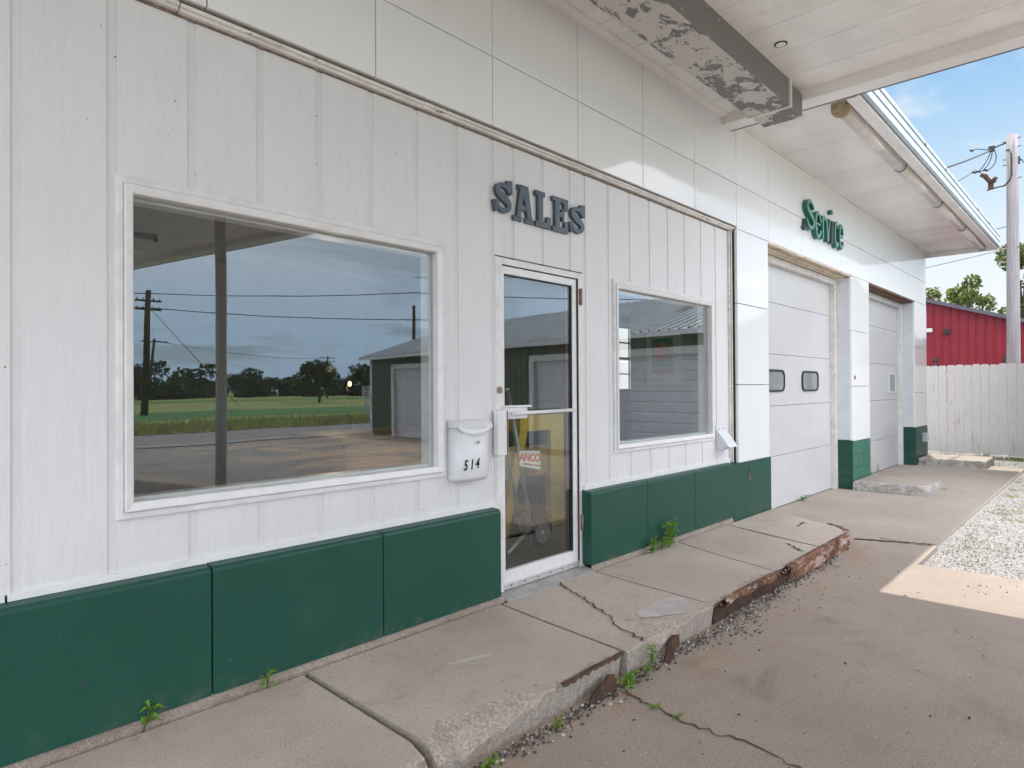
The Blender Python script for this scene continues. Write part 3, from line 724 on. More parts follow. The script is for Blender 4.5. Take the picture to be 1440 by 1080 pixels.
# ---------------------------------------------------------------- canopy
CN = thing('canopy', 'wide flat canopy over the drive with white plank ceiling and peeling grey beam', 'canopy', (3, -3, -.13))
def edge_x(y): return 5.96 if y > -2.6 else 5.96-.17*(-2.6-y)
def edge_y(x): return -13.2 if x < 5.96-.17*10.6 else min(-2.6, -2.6-(5.96-x)/.17)
b = MB(); x = 5.605+.44; xs_ = []
while x > -1.9: xs_.append(x); x -= .4375
xs_ = [min(v, 5.96) for v in reversed(xs_)]
for x0, x1 in zip(xs_, xs_[1:]):
    y0, y1 = edge_y(x0), edge_y(x1) if x1 < 5.955 else -2.6
    g = .004; L = [[(x0, 3.950), (x0+g, 3.932), (x1-g, 3.932), (x1, 3.950)]]
    a = [b.bm.verts.new((px, PY, pz)) for px, pz in L[0]]
    c = [b.bm.verts.new((px, y0+(y1-y0)*(px-x0)/(x1-x0), pz)) for px, pz in L[0]]
    for i in range(3): b.bm.faces.new((a[i], a[i+1], c[i+1], c[i]))
b.build('ceiling', M['ceil'], CN)
b = MB(); b.prism([(-1.8, -.08, 3.96), (6.1, -.08, 3.96), (6.1, -2.6, 3.96), (4.28, -13.3, 3.96), (-1.8, -13.3, 3.96)], (0, 0, .17)); b.build('deck', M['galv'], CN)
path = [(6.165, PY), (6.16, -2.6), (4.32, -13.42), (-1.9, -13.42), (-1.9, PY)]
def off(pth, d_):   # inward offset of the two-segment edge
    return [(pth[0][0]-d_, pth[0][1]), (pth[1][0]-d_, pth[1][1]), (pth[2][0]-d_, pth[2][1]+d_), (pth[3][0]+d_, pth[3][1]+d_), (pth[4][0]+d_, pth[4][1])]
b = MB(); lay = [(0, 4.16), (-.004, 3.862), (.0, 3.842), (.01, 3.838), (.20, 3.838), (.207, 3.845), (.21, 3.935)]
L = [[b.bm.verts.new((x, y, z)) for x, y in off(path, d_)] for d_, z in lay]
for q0, q1 in zip(L, L[1:]):
    for k in range(4): b.bm.faces.new((q0[k], q0[k+1], q1[k+1], q1[k]))
b.build('fascia', M['soffit'], CN)
b = MB(); P2 = off(path, -.006); L = [[b.bm.verts.new((x, y, z)) for x, y in P2] for z in (3.836, 3.856)]+[[b.bm.verts.new((x, y, 3.835)) for x, y in off(path, .012)]]
for q0, q1 in ((L[2], L[0]), (L[0], L[1])):
    for k in range(4): b.bm.faces.new((q0[k], q0[k+1], q1[k+1], q1[k]))
b.build('fascia_drip', M['slate'], CN)
b = MB(); b.box(-1.68, 5.64, -.815, -.475, 3.70, 3.935, bev=.006); b.box(5.668, 5.965, -.815, -.475, 3.70, 3.90, bev=.006); b.build('beam', M['beam'], CN)
b = MB(); b.box(5.642, 5.666, -.835, -.455, 3.688, 3.945, bev=.004); b.build('beam_collar', M['trim'], CN)
b = MB(); b.prism([(-1.68, PY, 3.905), (-1.68, -.10, 3.905), (-1.68, -.135, 3.918), (-1.68, -.14, 3.934), (-1.68, PY, 3.934)], (7.64, 0, 0)); b.build('wall_moulding', M['ceil'], CN)
b = MB(); b.tube([(5.03, -.98, 3.934), (5.03, -.98, 3.926)], .048, 16, 1); b.tube([(5.03, -.98, 3.928), (5.03, -.98, 3.922)], .036, 14); b.build('ceiling_box', [M['ceil'], M['joint']], CN)
b = MB(); b.tube([(4.05, -6.73, gz(-6.7)), (4.05, -6.73, 3.94)], .078, 24); b.tube([(4.05, -6.73, gz(-6.7)), (4.05, -6.73, gz(-6.7)+.09)], .15, 20); b.build('column', M['frame'], CN)
for k, (x0, y0, x1) in enumerate(((2.3, -9.0, 3.95), (3.2, -5.2, 4.6))):
    t_ = thing('tube_lamp', ('bare strip lamp under the canopy ceiling, seen reflected beyond the column', 'bare strip lamp under the canopy ceiling, seen reflected near the column top')[k], 'lamp', (x1, y0, 3.93), 'strip lamps under the canopy')
    b = MB(); b.box(x0, x1, y0-.04, y0+.04, 3.885, 3.931, bev=.005); b.build('housing', M['galv'], t_)
    b = MB(); b.tube([(x0, y0, 3.86), (x1-.02, y0, 3.86)], .02, 10); b.build('tube', M['lens'], t_)
    b = MB(); b.box(x1-.03, x1, y0-.03, y0+.03, 3.83, 3.885); b.build('socket', M['darkplastic'], t_)

# ---------------------------------------------------------------- strip lamps under the eave
lx = [6.43, 8.62, 10.72, 12.62, 14.70]
lab = ['eave tube lamp with tan end cap, nearest the canopy', 'eave tube lamp above the Service sign, second from the canopy', 'eave tube lamp above the pillar between the bays', 'eave tube lamp at the far end of the eave']
for k in range(4):
    x0, x1 = lx[k], lx[k+1]
    t_ = thing('eave_lamp', lab[k], 'lamp', (x0, -1.0, 3.93), 'tube lamps under the eave')
    b = MB(); b.tube([(x0+.03, -1.0, 3.868), (x1-.012, -1.0, 3.868)], .060, 20); b.build('lens', M['lens'], t_)
    b = MB(); b.box(x0+.03, x1-.012, -1.066, -.934, 3.872, 3.931); b.build('housing', M['flash'], t_)
    b = MB(); b.tube([(x1-.012, -1.0, 3.868), (x1+.006, -1.0, 3.868)], .065, 20); b.build('clamp', M['slate'], t_)
    if k == 0:
        b = MB(); pr_ = [(-1.088, 3.93), (-.912, 3.93)]+[(-1.0+.09*math.cos(a), 3.872-.085*math.sin(a)) for a in [R(q) for q in range(0, 181, 12)]]
        b.prism([(x0, y, z) for y, z in pr_], (.03, 0, 0))
        for y, z in ((-1.045, 3.90), (-.965, 3.83)): b.tube([(x0-.004, y, z), (x0+.002, y, z)], .007, 8, 1)
        b.build('end_cap', [M['cap'], M['darkplastic']], t_)

# ---------------------------------------------------------------- lettering on the wall
def outline_stroke(b, pts, wid, y0, y1, mi=0, close=False):
    """flat stroke with varying width along 2D pts (x,z), extruded in y"""
    P = [Vector(p) for p in pts]; l = []; r = []; n = len(P)
    for i in range(n):
        t = (P[min(i+1, n-1)]-P[max(i-1, 0)]).normalized(); nn = Vector((-t.y, t.x)); w = wid[i] if isinstance(wid, list) else wid
        l.append(P[i]+nn*w/2); r.append(P[i]-nn*w/2)
    for i in range(n-1):
        q = [l[i], l[i+1], r[i+1], r[i]]
        f = [b.bm.verts.new((p.x, y0, p.y)) for p in q]; b.bm.faces.new(f).material_index = mi
    for seq in (l, r):
        for i in range(n-1):
            b.face([(seq[i].x, y0, seq[i].y), (seq[i+1].x, y0, seq[i+1].y), (seq[i+1].x, y1, seq[i+1].y), (seq[i].x, y1, seq[i].y)], mi)
    for i in (0, n-1): b.face([(l[i].x, y0, l[i].y), (r[i].x, y0, r[i].y), (r[i].x, y1, r[i].y), (l[i].x, y1, l[i].y)], mi)
    return l, r
def poly_xz(b, pts, y0, y1, mi=0): b.prism([(x, y0, z) for x, z in pts], (0, y1-y0, 0), mi)
def bez(p0, p1, p2, p3, n=10):
    out = []
    for k in range(n+1):
        t = k/n; out.append(tuple((1-t)**3*a+3*(1-t)**2*t*b_+3*(1-t)*t*t*c+t**3*d_ for a, b_, c, d_ in zip(p0, p1, p2, p3)))
    return out
def scurve(x0, x1, z0, z1, w):
    X = lambda u: x0+(x1-x0)*u; Z = lambda v: z0+(z1-z0)*v
    c = bez((X(.83), Z(.70)), (X(.80), Z(.95)), (X(.22), Z(1.0)), (X(.20), Z(.74)), 9)
    c += bez((X(.20), Z(.74)), (X(.18), Z(.54)), (X(.84), Z(.50)), (X(.82), Z(.26)), 9)[1:]
    c += bez((X(.82), Z(.26)), (X(.80), Z(-.02)), (X(.20), Z(.03)), (X(.14), Z(.32)), 9)[1:]
    return c
SG = thing('wall_sign', 'slate blue slab serif letters reading SALES above the glass door', 'sign', (3.34, -.05, 2.39))
Z0, Z1, YF, YB = 2.395, 2.632, -.027, -.001
def L_S(x0, x1):
    b = MB(); w = .040; n = 28
    c = scurve(x0, x1, Z0+.024, Z1-.024, w)
    wid = [w*(.72+.55*math.exp(-((i/(len(c)-1)-.5)/.16)**2)) for i in range(len(c))]
    outline_stroke(b, c, wid, YF, YB)
    u = x1-x0
    poly_xz(b, [(x0+u*.70, Z1-.004), (x0+u*.98, Z1+.004), (x0+u*.985, Z1-.085), (x0+u*.86, Z1-.092), (x0+u*.68, Z1-.05)], YF+.0015, YB)
    poly_xz(b, [(x0+u*.0, Z0+.092), (x0+u*.25, Z0+.105), (x0+u*.36, Z0+.05), (x0+u*.1, Z0+.02)], YF+.003, YB)
    return b.build('letter', M['letters'], SG)
L_S(2.866, 3.040); L_S(3.626, 3.812)
b = MB()   # A
poly_xz(b, [(3.076, Z0+.02), (3.112, Z0+.02), (3.156, Z1-.02), (3.128, Z1), (3.115, Z1)], YF, YB); poly_xz(b, [(3.186, Z0+.02), (3.228, Z0+.02), (3.190, Z1), (3.130, Z1), (3.135, Z1-.02)], YF+.0015, YB)
poly_xz(b, [(3.10, Z0+.075), (3.20, Z0+.075), (3.195, Z0+.108), (3.108, Z0+.108)], YF+.003, YB)
poly_xz(b, [(3.054, Z0), (3.130, Z0), (3.130, Z0+.030), (3.054, Z0+.030)], YF+.0045, YB); poly_xz(b, [(3.166, Z0), (3.244, Z0), (3.244, Z0+.030), (3.166, Z0+.030)], YF+.006, YB); poly_xz(b, [(3.095, Z1-.034), (3.12, Z1-.034), (3.14, Z1), (3.095, Z1)], YF+.0075, YB)
b.build('letter', M['letters'], SG)
b = MB()   # L
poly_xz(b, [(3.289, Z0+.02), (3.335, Z0+.02), (3.335, Z1-.02), (3.289, Z1-.02)], YF, YB); poly_xz(b, [(3.264, Z1-.032), (3.360, Z1-.032), (3.360, Z1), (3.264, Z1)], YF+.0015, YB); poly_xz(b, [(3.266, Z0), (3.420, Z0), (3.420, Z0+.078), (3.386, Z0+.078), (3.378, Z0+.034), (3.266, Z0+.032)], YF+.003, YB)
b.build('letter', M['letters'], SG)
b = MB()   # E
poly_xz(b, [(3.468, Z0+.02), (3.514, Z0+.02), (3.514, Z1-.02), (3.468, Z1-.02)], YF, YB)
poly_xz(b, [(3.442, Z1-.032), (3.562, Z1-.032), (3.574, Z1-.078), (3.610, Z1-.078), (3.610, Z1), (3.442, Z1)], YF+.0015, YB); poly_xz(b, [(3.442, Z0), (3.612, Z0), (3.612, Z0+.078), (3.578, Z0+.078), (3.568, Z0+.032), (3.442, Z0+.032)], YF+.003, YB)
poly_xz(b, [(3.51, Z0+.104), (3.548, Z0+.104), (3.548, Z0+.080), (3.574, Z0+.080), (3.574, Z0+.165), (3.548, Z0+.165), (3.548, Z0+.140), (3.51, Z0+.140)], YF+.0045, YB)
b.build('letter', M['letters'], SG)
# Service, green
SV = thing('service_sign', 'tall condensed green letters reading Service above the first garage bay', 'sign', (8.8, -.12, 3.2))
YF, YB = -.125, PY
def stroke_letter(strokes, mat='teal'):
    b = MB()
    for i, (pts, w) in enumerate(strokes):
        outline_stroke(b, pts, w, YF+.0015*i, YB, 0)
        outline_stroke(b, pts, [q*.42 for q in w] if isinstance(w, list) else w*.42, YF-.004+.0005*i, YF+.0015*i, 1)
    return b.build('letter', [M[mat], M['tealedge' if mat == 'teal' else 'darkplastic']], SV)
SERV_POS = dict(S=(8.07, 8.42, 3.215, 3.595), e=(8.39, 8.65), r=(8.65, 8.82), v=(8.79, 8.99), i=(8.99, 9.12), c=(9.13, 9.34), e2=(9.33, 9.55))
zb, zt_ = 3.18, 3.472
x0, x1, s0, s1 = SERV_POS['S']
c = scurve(x0, x1, s0, s1, .08); stroke_letter([(c, [.062*(.7+.6*math.exp(-((i/(len(c)-1)-.5)/.2)**2)) for i in range(len(c))])])
def el(x0, x1, a0, a1, n=14): return [((x0+x1)/2+(x1-x0)/2*math.cos(R(a0+(a1-a0)*k/n)), (zb+zt_)/2+(zt_-zb)/2*math.sin(R(a0+(a1-a0)*k/n))) for k in range(n+1)]
for nm in ('e', 'e2'):
    x0, x1 = SERV_POS[nm]; stroke_letter([(el(x0+.03, x1-.03, -25, -345), .055), ([(x0+.05, (zb+zt_)/2+.01), (x1-.05, (zb+zt_)/2+.01)], .03)])
x0, x1 = SERV_POS['r']; stroke_letter([([(x0+.04, zb), (x0+.04, zt_)], .058), (bez((x0+.05, zt_-.07), (x0+.08, zt_), (x1-.05, zt_+.01), (x1-.02, zt_-.05), 6), .045)])
x0, x1 = SERV_POS['v']; stroke_letter([([(x0+.03, zt_), ((x0+x1)/2, zb)], .058), ([(x1-.03, zt_), ((x0+x1)/2, zb)], .045)])
x0, x1 = SERV_POS['i']; stroke_letter([([((x0+x1)/2, zb), ((x0+x1)/2, zt_)], .075)], 'darkplastic'); stroke_letter([([((x0+x1)/2-.03, zt_+.115), ((x0+x1)/2+.03, zt_+.115)], .05)])
x0, x1 = SERV_POS['c']; stroke_letter([(el(x0+.03, x1-.02, 40, 320), .058)])
b = MB(); b.box(8.09, 8.14, -.105, PY, 3.20, 3.29); b.box(8.05, 8.09, -.095, PY, 3.215, 3.235); b.build('bracket', M['darkplastic'], SV)

# ---------------------------------------------------------------- mailbox
MBX = thing('mailbox', 'white wall mailbox numbered 514 between window and door', 'mailbox', (2.62, -.05, .77))
x0, x1 = 2.497, 2.768; b = MB(); yb, yf = -.002, -.098
pr_ = [(x0, yb), (x0, yf+.05), (x0+.012, yf+.022), (x0+.04, yf+.004), (x0+.08, yf), (x1-.08, yf), (x1-.04, yf+.004), (x1-.012, yf+.022), (x1, yf+.05), (x1, yb)]
bt = [b.bm.verts.new((x, y+(.012 if y < -.03 else 0), .768+.012*(1-abs((x-2.632)/.136))*-1+.012)) for x, y in pr_]
md = [b.bm.verts.new((x, y, .80)) for x, y in pr_]; tp = [b.bm.verts.new((x, y, 1.088)) for x, y in pr_]
for q0, q1 in ((bt, md), (md, tp)):
    for k in range(len(pr_)-1): b.bm.faces.new((q0[k], q0[k+1], q1[k+1], q1[k])).smooth = True
b.bm.faces.new(bt); b.bm.faces.new(tp); b.build('body', M['mailbox'], MBX)
b = MB(); rows = []
for v in range(7):
    t = v/6; row = []
    for k in range(13):
        u = k/12; x = x0-.003+(x1-x0+.006)*u
        dip = .055*math.sin(math.pi*u)**.8+.0
        zf = 1.088-.0-(.05*math.sin(math.pi*u)**.7)
        ang = t*math.pi/2
        row.append(b.bm.verts.new((x, -.002-(.098+.006*math.sin(math.pi*u))*math.sin(ang), zf+(1.128-zf)*math.cos(ang)+.0)))
    rows.append(row)
for r0, r1 in zip(rows, rows[1:]):
    for k in range(12): b.bm.faces.new((r0[k], r0[k+1], r1[k+1], r1[k])).smooth = True
lo = [b.bm.verts.new((v.co.x, v.co.y+.008, v.co.z-.004)) for v in rows[-1]]
for k in range(12): b.bm.faces.new((rows[-1][k], rows[-1][k+1], lo[k+1], lo[k]))
b.face([tuple(v.co) for v in [r[0] for r in rows]]+[(x0-.003, -.002, 1.085)]); b.face([tuple(v.co) for v in [r[-1] for r in rows]]+[(x1+.003, -.002, 1.085)])
b.build('lid', M['mailbox'], MBX)
b = MB(); b.tube([(2.645, -.106, .998), (2.645, -.097, .998)], .013, 14); b.tube([(2.645, -.109, .998), (2.645, -.105, .998)], .006, 8, 1); b.build('lock', [M['alu'], M['ink']], MBX)
for ch, x, z in (('5', 2.548, .868), ('1', 2.596, .869), ('4', 2.640, .872)):
    text_mesh('number', ch, .082, M['ink'], wallM(x, -.0995, z), .001, .22, MBX, .72, .002)

# ---------------------------------------------------------------- vent hood, outlet box
VH = thing('vent_hood', 'white metal vent hood on the siding below the small window', 'vent', (6.0, -.05, .69))
b = MB(); b.mi = 0
A = [(5.925, 0, .912), (5.925, 0, .70), (5.925, -.125, .745)]; B = [(6.115, 0, .912), (6.115, 0, .70), (6.115, -.125, .745)]
for q in (A, B): b.face(q)
b.face([A[0], B[0], B[2], A[2]]); b.face([(5.922, -.125, .748), (6.118, -.125, .748), (6.118, -.132, .738), (5.922, -.132, .738)])
b.face([(5.925, 0, .72), (6.115, 0, .72), (6.115, -.11, .76), (5.925, -.11, .76)], 1)
b.build('hood', [M['mailbox'], M['darkplastic']], VH)
b = MB(); b.box(5.915, 6.125, -.005, 0, .69, .93)
b.build('back_plate', M['mailbox'], VH)
b = MB()
for x in (5.965, 6.06): b.tube([(x, -.012, .905), (x, -.002, .908)], .006, 8)
b.build('screw', M['brass'], VH)
OB = thing('outlet_box', 'small grey outlet box on the green pillar beside the fence', 'electrical box', (14.58, -.1, .33))
b = MB(); b.box(14.40, 14.56, -.145, -.075, .25, .42, bev=.008); b.build('box', M['galv'], OB)
b = MB(); b.box(14.415, 14.545, -.165, -.145, .265, .405, bev=.012); b.build('cover', M['alu'], OB)

# ---------------------------------------------------------------- concrete islands
def island(x0, x1, y1, h, label, rad):
    b = MB(); n = 7; pts = [(x0, PY-.012)]
    for k in range(n): a = R(180+90*k/(n-1)); pts.append((x0+rad+rad*math.cos(a), y1+rad+rad*math.sin(a)))
    for k in range(n): a = R(270+90*k/(n-1)); pts.append((x1-rad*.7+rad*.7*math.cos(a), y1+rad*.7+rad*.7*math.sin(a)))
    pts.append((x1, PY-.012))
    P = []
    for p, q in zip(pts, pts[1:]+pts[:1]):
        m_ = max(1, int((Vector(q)-Vector(p)).length/.04))
        for k in range(m_): P.append(Vector(p).lerp(Vector(q), k/m_))
    z0 = -.152; cx = (x0+x1)/2; cy = (PY+y1)/2
    lv = []
    for dz, ins in ((-.02, 0), (h*.35, .0), (h*.7, .003), (h*.93, .008), (h, .022)):
        lv.append([b.bm.verts.new((p.x+(cx-p.x)*ins/.4+random.uniform(-.0015, .0015), p.y+(cy-p.y)*ins/.4+random.uniform(-.0015, .0015), z0+dz+random.uniform(-.0015, .0015)*(dz > 0))) for p in P])
    for a, c in zip(lv, lv[1:]):
        for k in range(len(P)): b.bm.faces.new((a[k], a[(k+1) % len(P)], c[(k+1) % len(P)], c[k]))
    for f in b.bm.faces: f.material_index = 0
    b.bm.faces.new(lv[-1]).material_index = 1
    o = b.build('concrete_island', [M['block'], M['bay']]); rebase(o, (cx, cy, z0)); tag(o, label, 'concrete block', 'worn concrete islands at the bay pillars')
island(9.98, 10.93, -1.0, .135, 'worn low concrete island in front of the pillar between the two bays', .16)
island(14.02, 15.0, -1.12, .135, 'worn low concrete island at the last pillar, next to the fence', .05)

# ---------------------------------------------------------------- rusty edging and debris along the walk
b = MB(); prev = None
for k in range(0, 170):
    t = k/169
    if t < .83: x = 3.72+(6.2-3.72)*t/.83; y = -1.063; nx, ny = 0, -1
    else:
        a = (t-.83)/.17*R(70); x = 6.2+.45*math.sin(a); y = -.655-.415*math.cos(a); nx, ny = math.sin(a), -math.cos(a)
    A_ = max(0, min(1, (5.0-x)/.25)); sag_ = .016*math.exp(-((x-4.75)/.3)**2); wv = random.uniform(-.003, .003)+.005*math.sin(9*x)
    h = .022+.020*(1-A_)+.006*math.sin(17*x)+random.uniform(-.004, .004)
    q = lambda o_, z: b.bm.verts.new((x+nx*o_, y+ny*o_, z))
    deep = -.045*A_+.004
    cur = [q(-.03, .004-sag_*.4), q(.004+wv, .007-sag_), q(.016+wv, -.006-sag_), q(.013+wv, -.006-h-sag_), q(.002+wv, -.010-h-sag_), q(deep+random.uniform(-.004, .004), -.02-h-sag_), q(deep+.006+random.uniform(-.006, .006), -.09), q(deep+.012, -.14)]
    if prev:
        hole = A_ > .5 and .45 < math.sin(5.3*x+1.1)
        for j in range(7):
            if j < 4 and hole and random.random() < .7: continue
            f = b.bm.faces.new((prev[j], cur[j], cur[j+1], prev[j+1])); f.material_index = 0 if j < 4 else (1 if A_ > .3 else 0)
    prev = cur
o = rebase(b.build('steel_edging', [M['rust'], M['deeprust'], M['walkedge']]), (4.9, -1.06, -.1)); tag(o, 'rusted steel edging peeling along the broken sidewalk edge', 'edging')
b = MB(); prev = None
for k in range(30):
    x = 2.24+.48*k/29; y = -1.047+wob(x, .003, 11); cur = [b.bm.verts.new(p) for p in ((x, y+.012, .011), (x, y-.004, .009), (x, y-.006, -.004+random.uniform(-.008, .006)))]
    if prev:
        for j in range(2): b.bm.faces.new((prev[j], cur[j], cur[j+1], prev[j+1]))
    prev = cur
o = rebase(b.build('steel_nosing', M['rustdark']), (2.5, -1.05, 0)); tag(o, 'thin rusted steel nosing on the sidewalk edge below the big window', 'edging')
def shard(pts, th, name, label):
    b = MB(); b.prism(pts, th); o = b.build(name, M['deeprust']); rebase(o, pts[0]); tag(o, label, 'rusty plate', 'rusty plates leaning at the sidewalk edge')
shard([(2.38, -1.075, -.125), (2.47, -1.085, -.12), (2.50, -1.08, -.105), (2.60, -1.082, -.118), (2.61, -1.06, -.06), (2.57, -1.055, -.05), (2.53, -1.06, -.068), (2.43, -1.065, -.09)], (0, -.012, 0), 'rusty_plate', 'rusty plate leaning on the curb beside the largest curb weed')
shard([(3.02, -1.095, -.125), (3.10, -1.10, -.12), (3.13, -1.09, -.085), (3.19, -1.085, -.07), (3.22, -1.066, -.04), (3.17, -1.06, -.03), (3.11, -1.062, -.06)], (0, -.012, 0), 'rusty_plate', 'rusty plate leaning on the curb under the pale mortar patch')
# loose stones: one mass
b = MB()
def rock(x, y, z, r):
    v = []
    for i in range(3):
        for k in range(5):
            a = k*2*math.pi/5+i*.6; rr_ = r*(.75, 1, .6)[i]*random.uniform(.7, 1.2)
            v.append(b.bm.verts.new((x+rr_*math.cos(a), y+rr_*math.sin(a)*random.uniform(.7, 1), z+r*(-.3, .15, .6)[i])))
    mi = random.choices((0, 1, 2), (4, 6, 1.5))[0]
    for i in range(2):
        for k in range(5): b.bm.faces.new((v[i*5+k], v[i*5+(k+1) % 5], v[i*5+5+(k+1) % 5], v[i*5+5+k])).material_index = mi
    b.bm.faces.new(v[10:15]).material_index = mi
for k in range(2600):
    x = random.uniform(1.55, 5.9); w = .028+.055*math.exp(-((x-3.8)/.45)**2)+.02*math.exp(-((x-2.5)/.4)**2)
    y = -1.055-abs(random.gauss(0, w))
    rock(x, y, -.128+random.uniform(0, .02)*math.exp(-(y+1.05)**2/.002), random.choice((.003, .004, .005, .006, .009)))
for k in range(60): rock(random.uniform(1.6, 6), random.uniform(-2.4, -1.2), -.128, random.choice((.004, .005, .007)))
for k in range(160): rock(random.uniform(-1, 6.2), -.088-abs(random.gauss(0, .010)), -.008, random.choice((.003, .004, .006)))
tag(b.build('gravel_debris', [M['stone_a'], M['stone_b'], M['stone_c']]), kind='stuff')
b = MB()
for k in range(80):
    x, y = (random.uniform(3.6, 5.6), -1.10-abs(random.gauss(0, .10))) if k < 60 else (random.uniform(1.6, 6), random.uniform(-2.6, -1.15))
    a = random.uniform(0, 6.3); l = random.uniform(.006, .020); w = l*.35; c_, s_ = math.cos(a), math.sin(a)
    b.face([(x+c_*l, y+s_*l, -.125), (x-s_*w, y+c_*w, -.118), (x-c_*l, y-s_*l, -.122), (x+s_*w, y-c_*w, -.12)])
tag(b.build('leaf_litter', M['rustdark']), kind='stuff')
# loose gravel on the sunny lot close by
b = MB()
for k in range(7000):
    x = random.uniform(6.3, 16.3); y = random.uniform(-4.2, -1.66)
    if x > 14.7 and random.random() < .5: y = random.uniform(-2.2, .0)
    rock(x, y, gz(y)+.004, random.choice((.004, .005, .006, .008, .011)))
tag(b.build('lot_gravel', [M['stone_d'], M['stone_a'], M['stone_d']]), kind='stuff')

# ---------------------------------------------------------------- weeds and grass
def leafy(b, base, d_, ln, w, droop=.35, mi=0):
    d_ = Vector(d_).normalized(); s_ = d_.cross(Vector((0, 0, 1)))
    s_ = s_.normalized() if s_.length > .01 else Vector((1, 0, 0)); p = Vector(base)
    q1 = p+d_*ln*.5; q2 = p+d_*ln+Vector((0, 0, -droop*ln)); nrm = s_.cross(d_)*w*.25
    b.face([p, q1+s_*w/2-nrm*-1, q2, q1], mi); b.face([p, q1, q2, q1-s_*w/2-nrm*-1], mi)
def weed(x, y, z, h, n, ln, label, stems=3, spread=.05):
    b = MB(); st = MB()
    for k in range(stems):
        a = random.uniform(0, 6.3); tip = Vector((x+spread*math.cos(a), y-abs(spread*math.sin(a))*.7, z+h*random.uniform(.7, 1)))
        st.tube([(x, y, z-.01), ((x+tip.x)/2, (y+tip.y)/2, z+(tip.z-z)*.55), tuple(tip)], [.003, .0025, .0015], 5)
        for i in range(n//stems):
            t = random.uniform(.08, 1); p = Vector((x, y, z)).lerp(tip, t); aa = random.uniform(0, 6.3)
            leafy(b, p, (math.cos(aa), math.sin(aa)-.25, random.uniform(.1, .8)), ln*random.uniform(.6, 1.1), ln*.32)
    t_ = thing('weed', label, 'weed', (x, y, z), 'weeds growing out of the concrete joints')
    b.build('leaves', M['weed'], t_); st.build('stem', M['grass'], t_)
weed(4.80, -.12, .0, .23, 110, .062, 'tallest bushy weed against the green base right of the door', 5, .07)
weed(4.68, -.12, .0, .10, 54, .055, 'low spreading weed beside the tallest weed on the base wall', 5, .06)
weed(4.52, -.12, .0, .14, 56, .052, 'bushy weed on the base wall, closer to the door', 4, .05)
weed(.86, -.085, .0, .10, 12, .07, 'small weed with long leaves at the leftmost base block', 2, .04)
weed(1.36, -.085, .0, .075, 9, .06, 'small weed at the base block under the big window', 2, .04)
weed(2.66, -1.10, -.125, .075, 48, .05, 'largest curb weed in front of the sidewalk edge', 5, .05)
weed(2.83, -1.10, -.125, .06, 26, .035, 'small round curb weed left of the wide sidewalk crack', 4, .04)
weed(2.94, -1.07, -.10, .09, 26, .04, 'weed growing in the end of the wide sidewalk crack', 4, .03)
weed(2.13, -1.10, -.125, .05, 16, .035, 'tiny curb weed below the crumbled sidewalk corner', 3, .03)
weed(1.74, -1.09, -.125, .06, 16, .04, 'curb weed at the very front of the crumbled corner', 3, .03)
weed(2.57, -1.30, -.128, .025, 18, .025, 'flat weed in the driveway crack close to the curb', 4, .05)
weed(2.56, -1.42, -.128, .02, 14, .022, 'flatter weed further out in the driveway crack', 4, .04)
weed(12.3, .17, -.15, .16, 14, .05, 'thin upright weed at the foot of the far garage door', 2, .03)
weed(11.8, .15, -.15, .12, 10, .05, 'short weed by the pillar at the far garage door', 2, .03)
weed(8.7, .16, -.15, .07, 30, .06, 'low weed along the foot of the near garage door', 4, .14)
b = MB()
def tuft(x, y, z, n, h, sp):
    for k in range(n):
        a = random.uniform(0, 6.3); px, py = x+random.gauss(0, sp), y+random.gauss(0, sp); l = h*random.uniform(.5, 1.1)
        leafy(b, (px, py, z), (math.cos(a)*.6, math.sin(a)*.6, 1), l, l*.12+.002, .2)
for k in range(64):
    x = 6.5+abs(random.gauss(0, 1))*4.2 if random.random() < .8 else random.uniform(7, 14.5); x = min(x, 14.9)
    dens = 9 if x > 8.6 else 4
    tuft(x, -1.68-abs(random.gauss(0, .10+.02*x)), gz(0), dens*3, .042, .05)
for k in range(150): tuft(16.28+random.uniform(-.35, .15), random.uniform(-3.2, 1.2), gz(0), 14, .085, .07)
for k in range(30): tuft(15.2+random.gauss(0, .25), random.uniform(-1.6, 0.1), gz(0), 12, .06, .06)
tuft(14.62, -1.0, -.15, 60, .07, .06); tuft(14.1, -.2, -.15, 60, .16, .05); tuft(10.82, -1.02, -.15, 26, .04, .04); tuft(14.7, -.14, -.15, 120, .2, .07)
for k in range(12): tuft(6.85+random.uniform(-.03, .04), -1.2-.035*k, -.13, 8, .03, .015)
tag(b.build('grass', M['grass']), kind='stuff')
b = MB()
for k in range(26):
    x = random.uniform(1.1, 2.7); a = random.uniform(0, 6.3); b.tube([(x, -.085, .004), (x+.03*math.cos(a), -.09-.02*abs(math.sin(a)), .012+random.uniform(0, .02)), (x+.06*math.cos(a), -.095-.04*abs(math.sin(a)), .004)], .0012, 4)
tag(b.build('straw', M['straw']), kind='stuff')
# roadside tall grass beyond the road
b = MB()
for k in range(9000):
    x = random.uniform(-2, 34); y = -24.9-abs(random.gauss(0, 3.4)); a = random.uniform(0, 6.3); l = random.uniform(.12, .42)
    b.face([(x-.05*math.cos(a), y-.05*math.sin(a), gz(y)), (x+.05*math.cos(a), y+.05*math.sin(a), gz(y)), (x+random.uniform(-.15, .15), y+random.uniform(-.15, .15), gz(y)+l)])
tag(b.build('roadside_grass', leaf('roadside_blade', (.33, .36, .11))), kind='stuff')

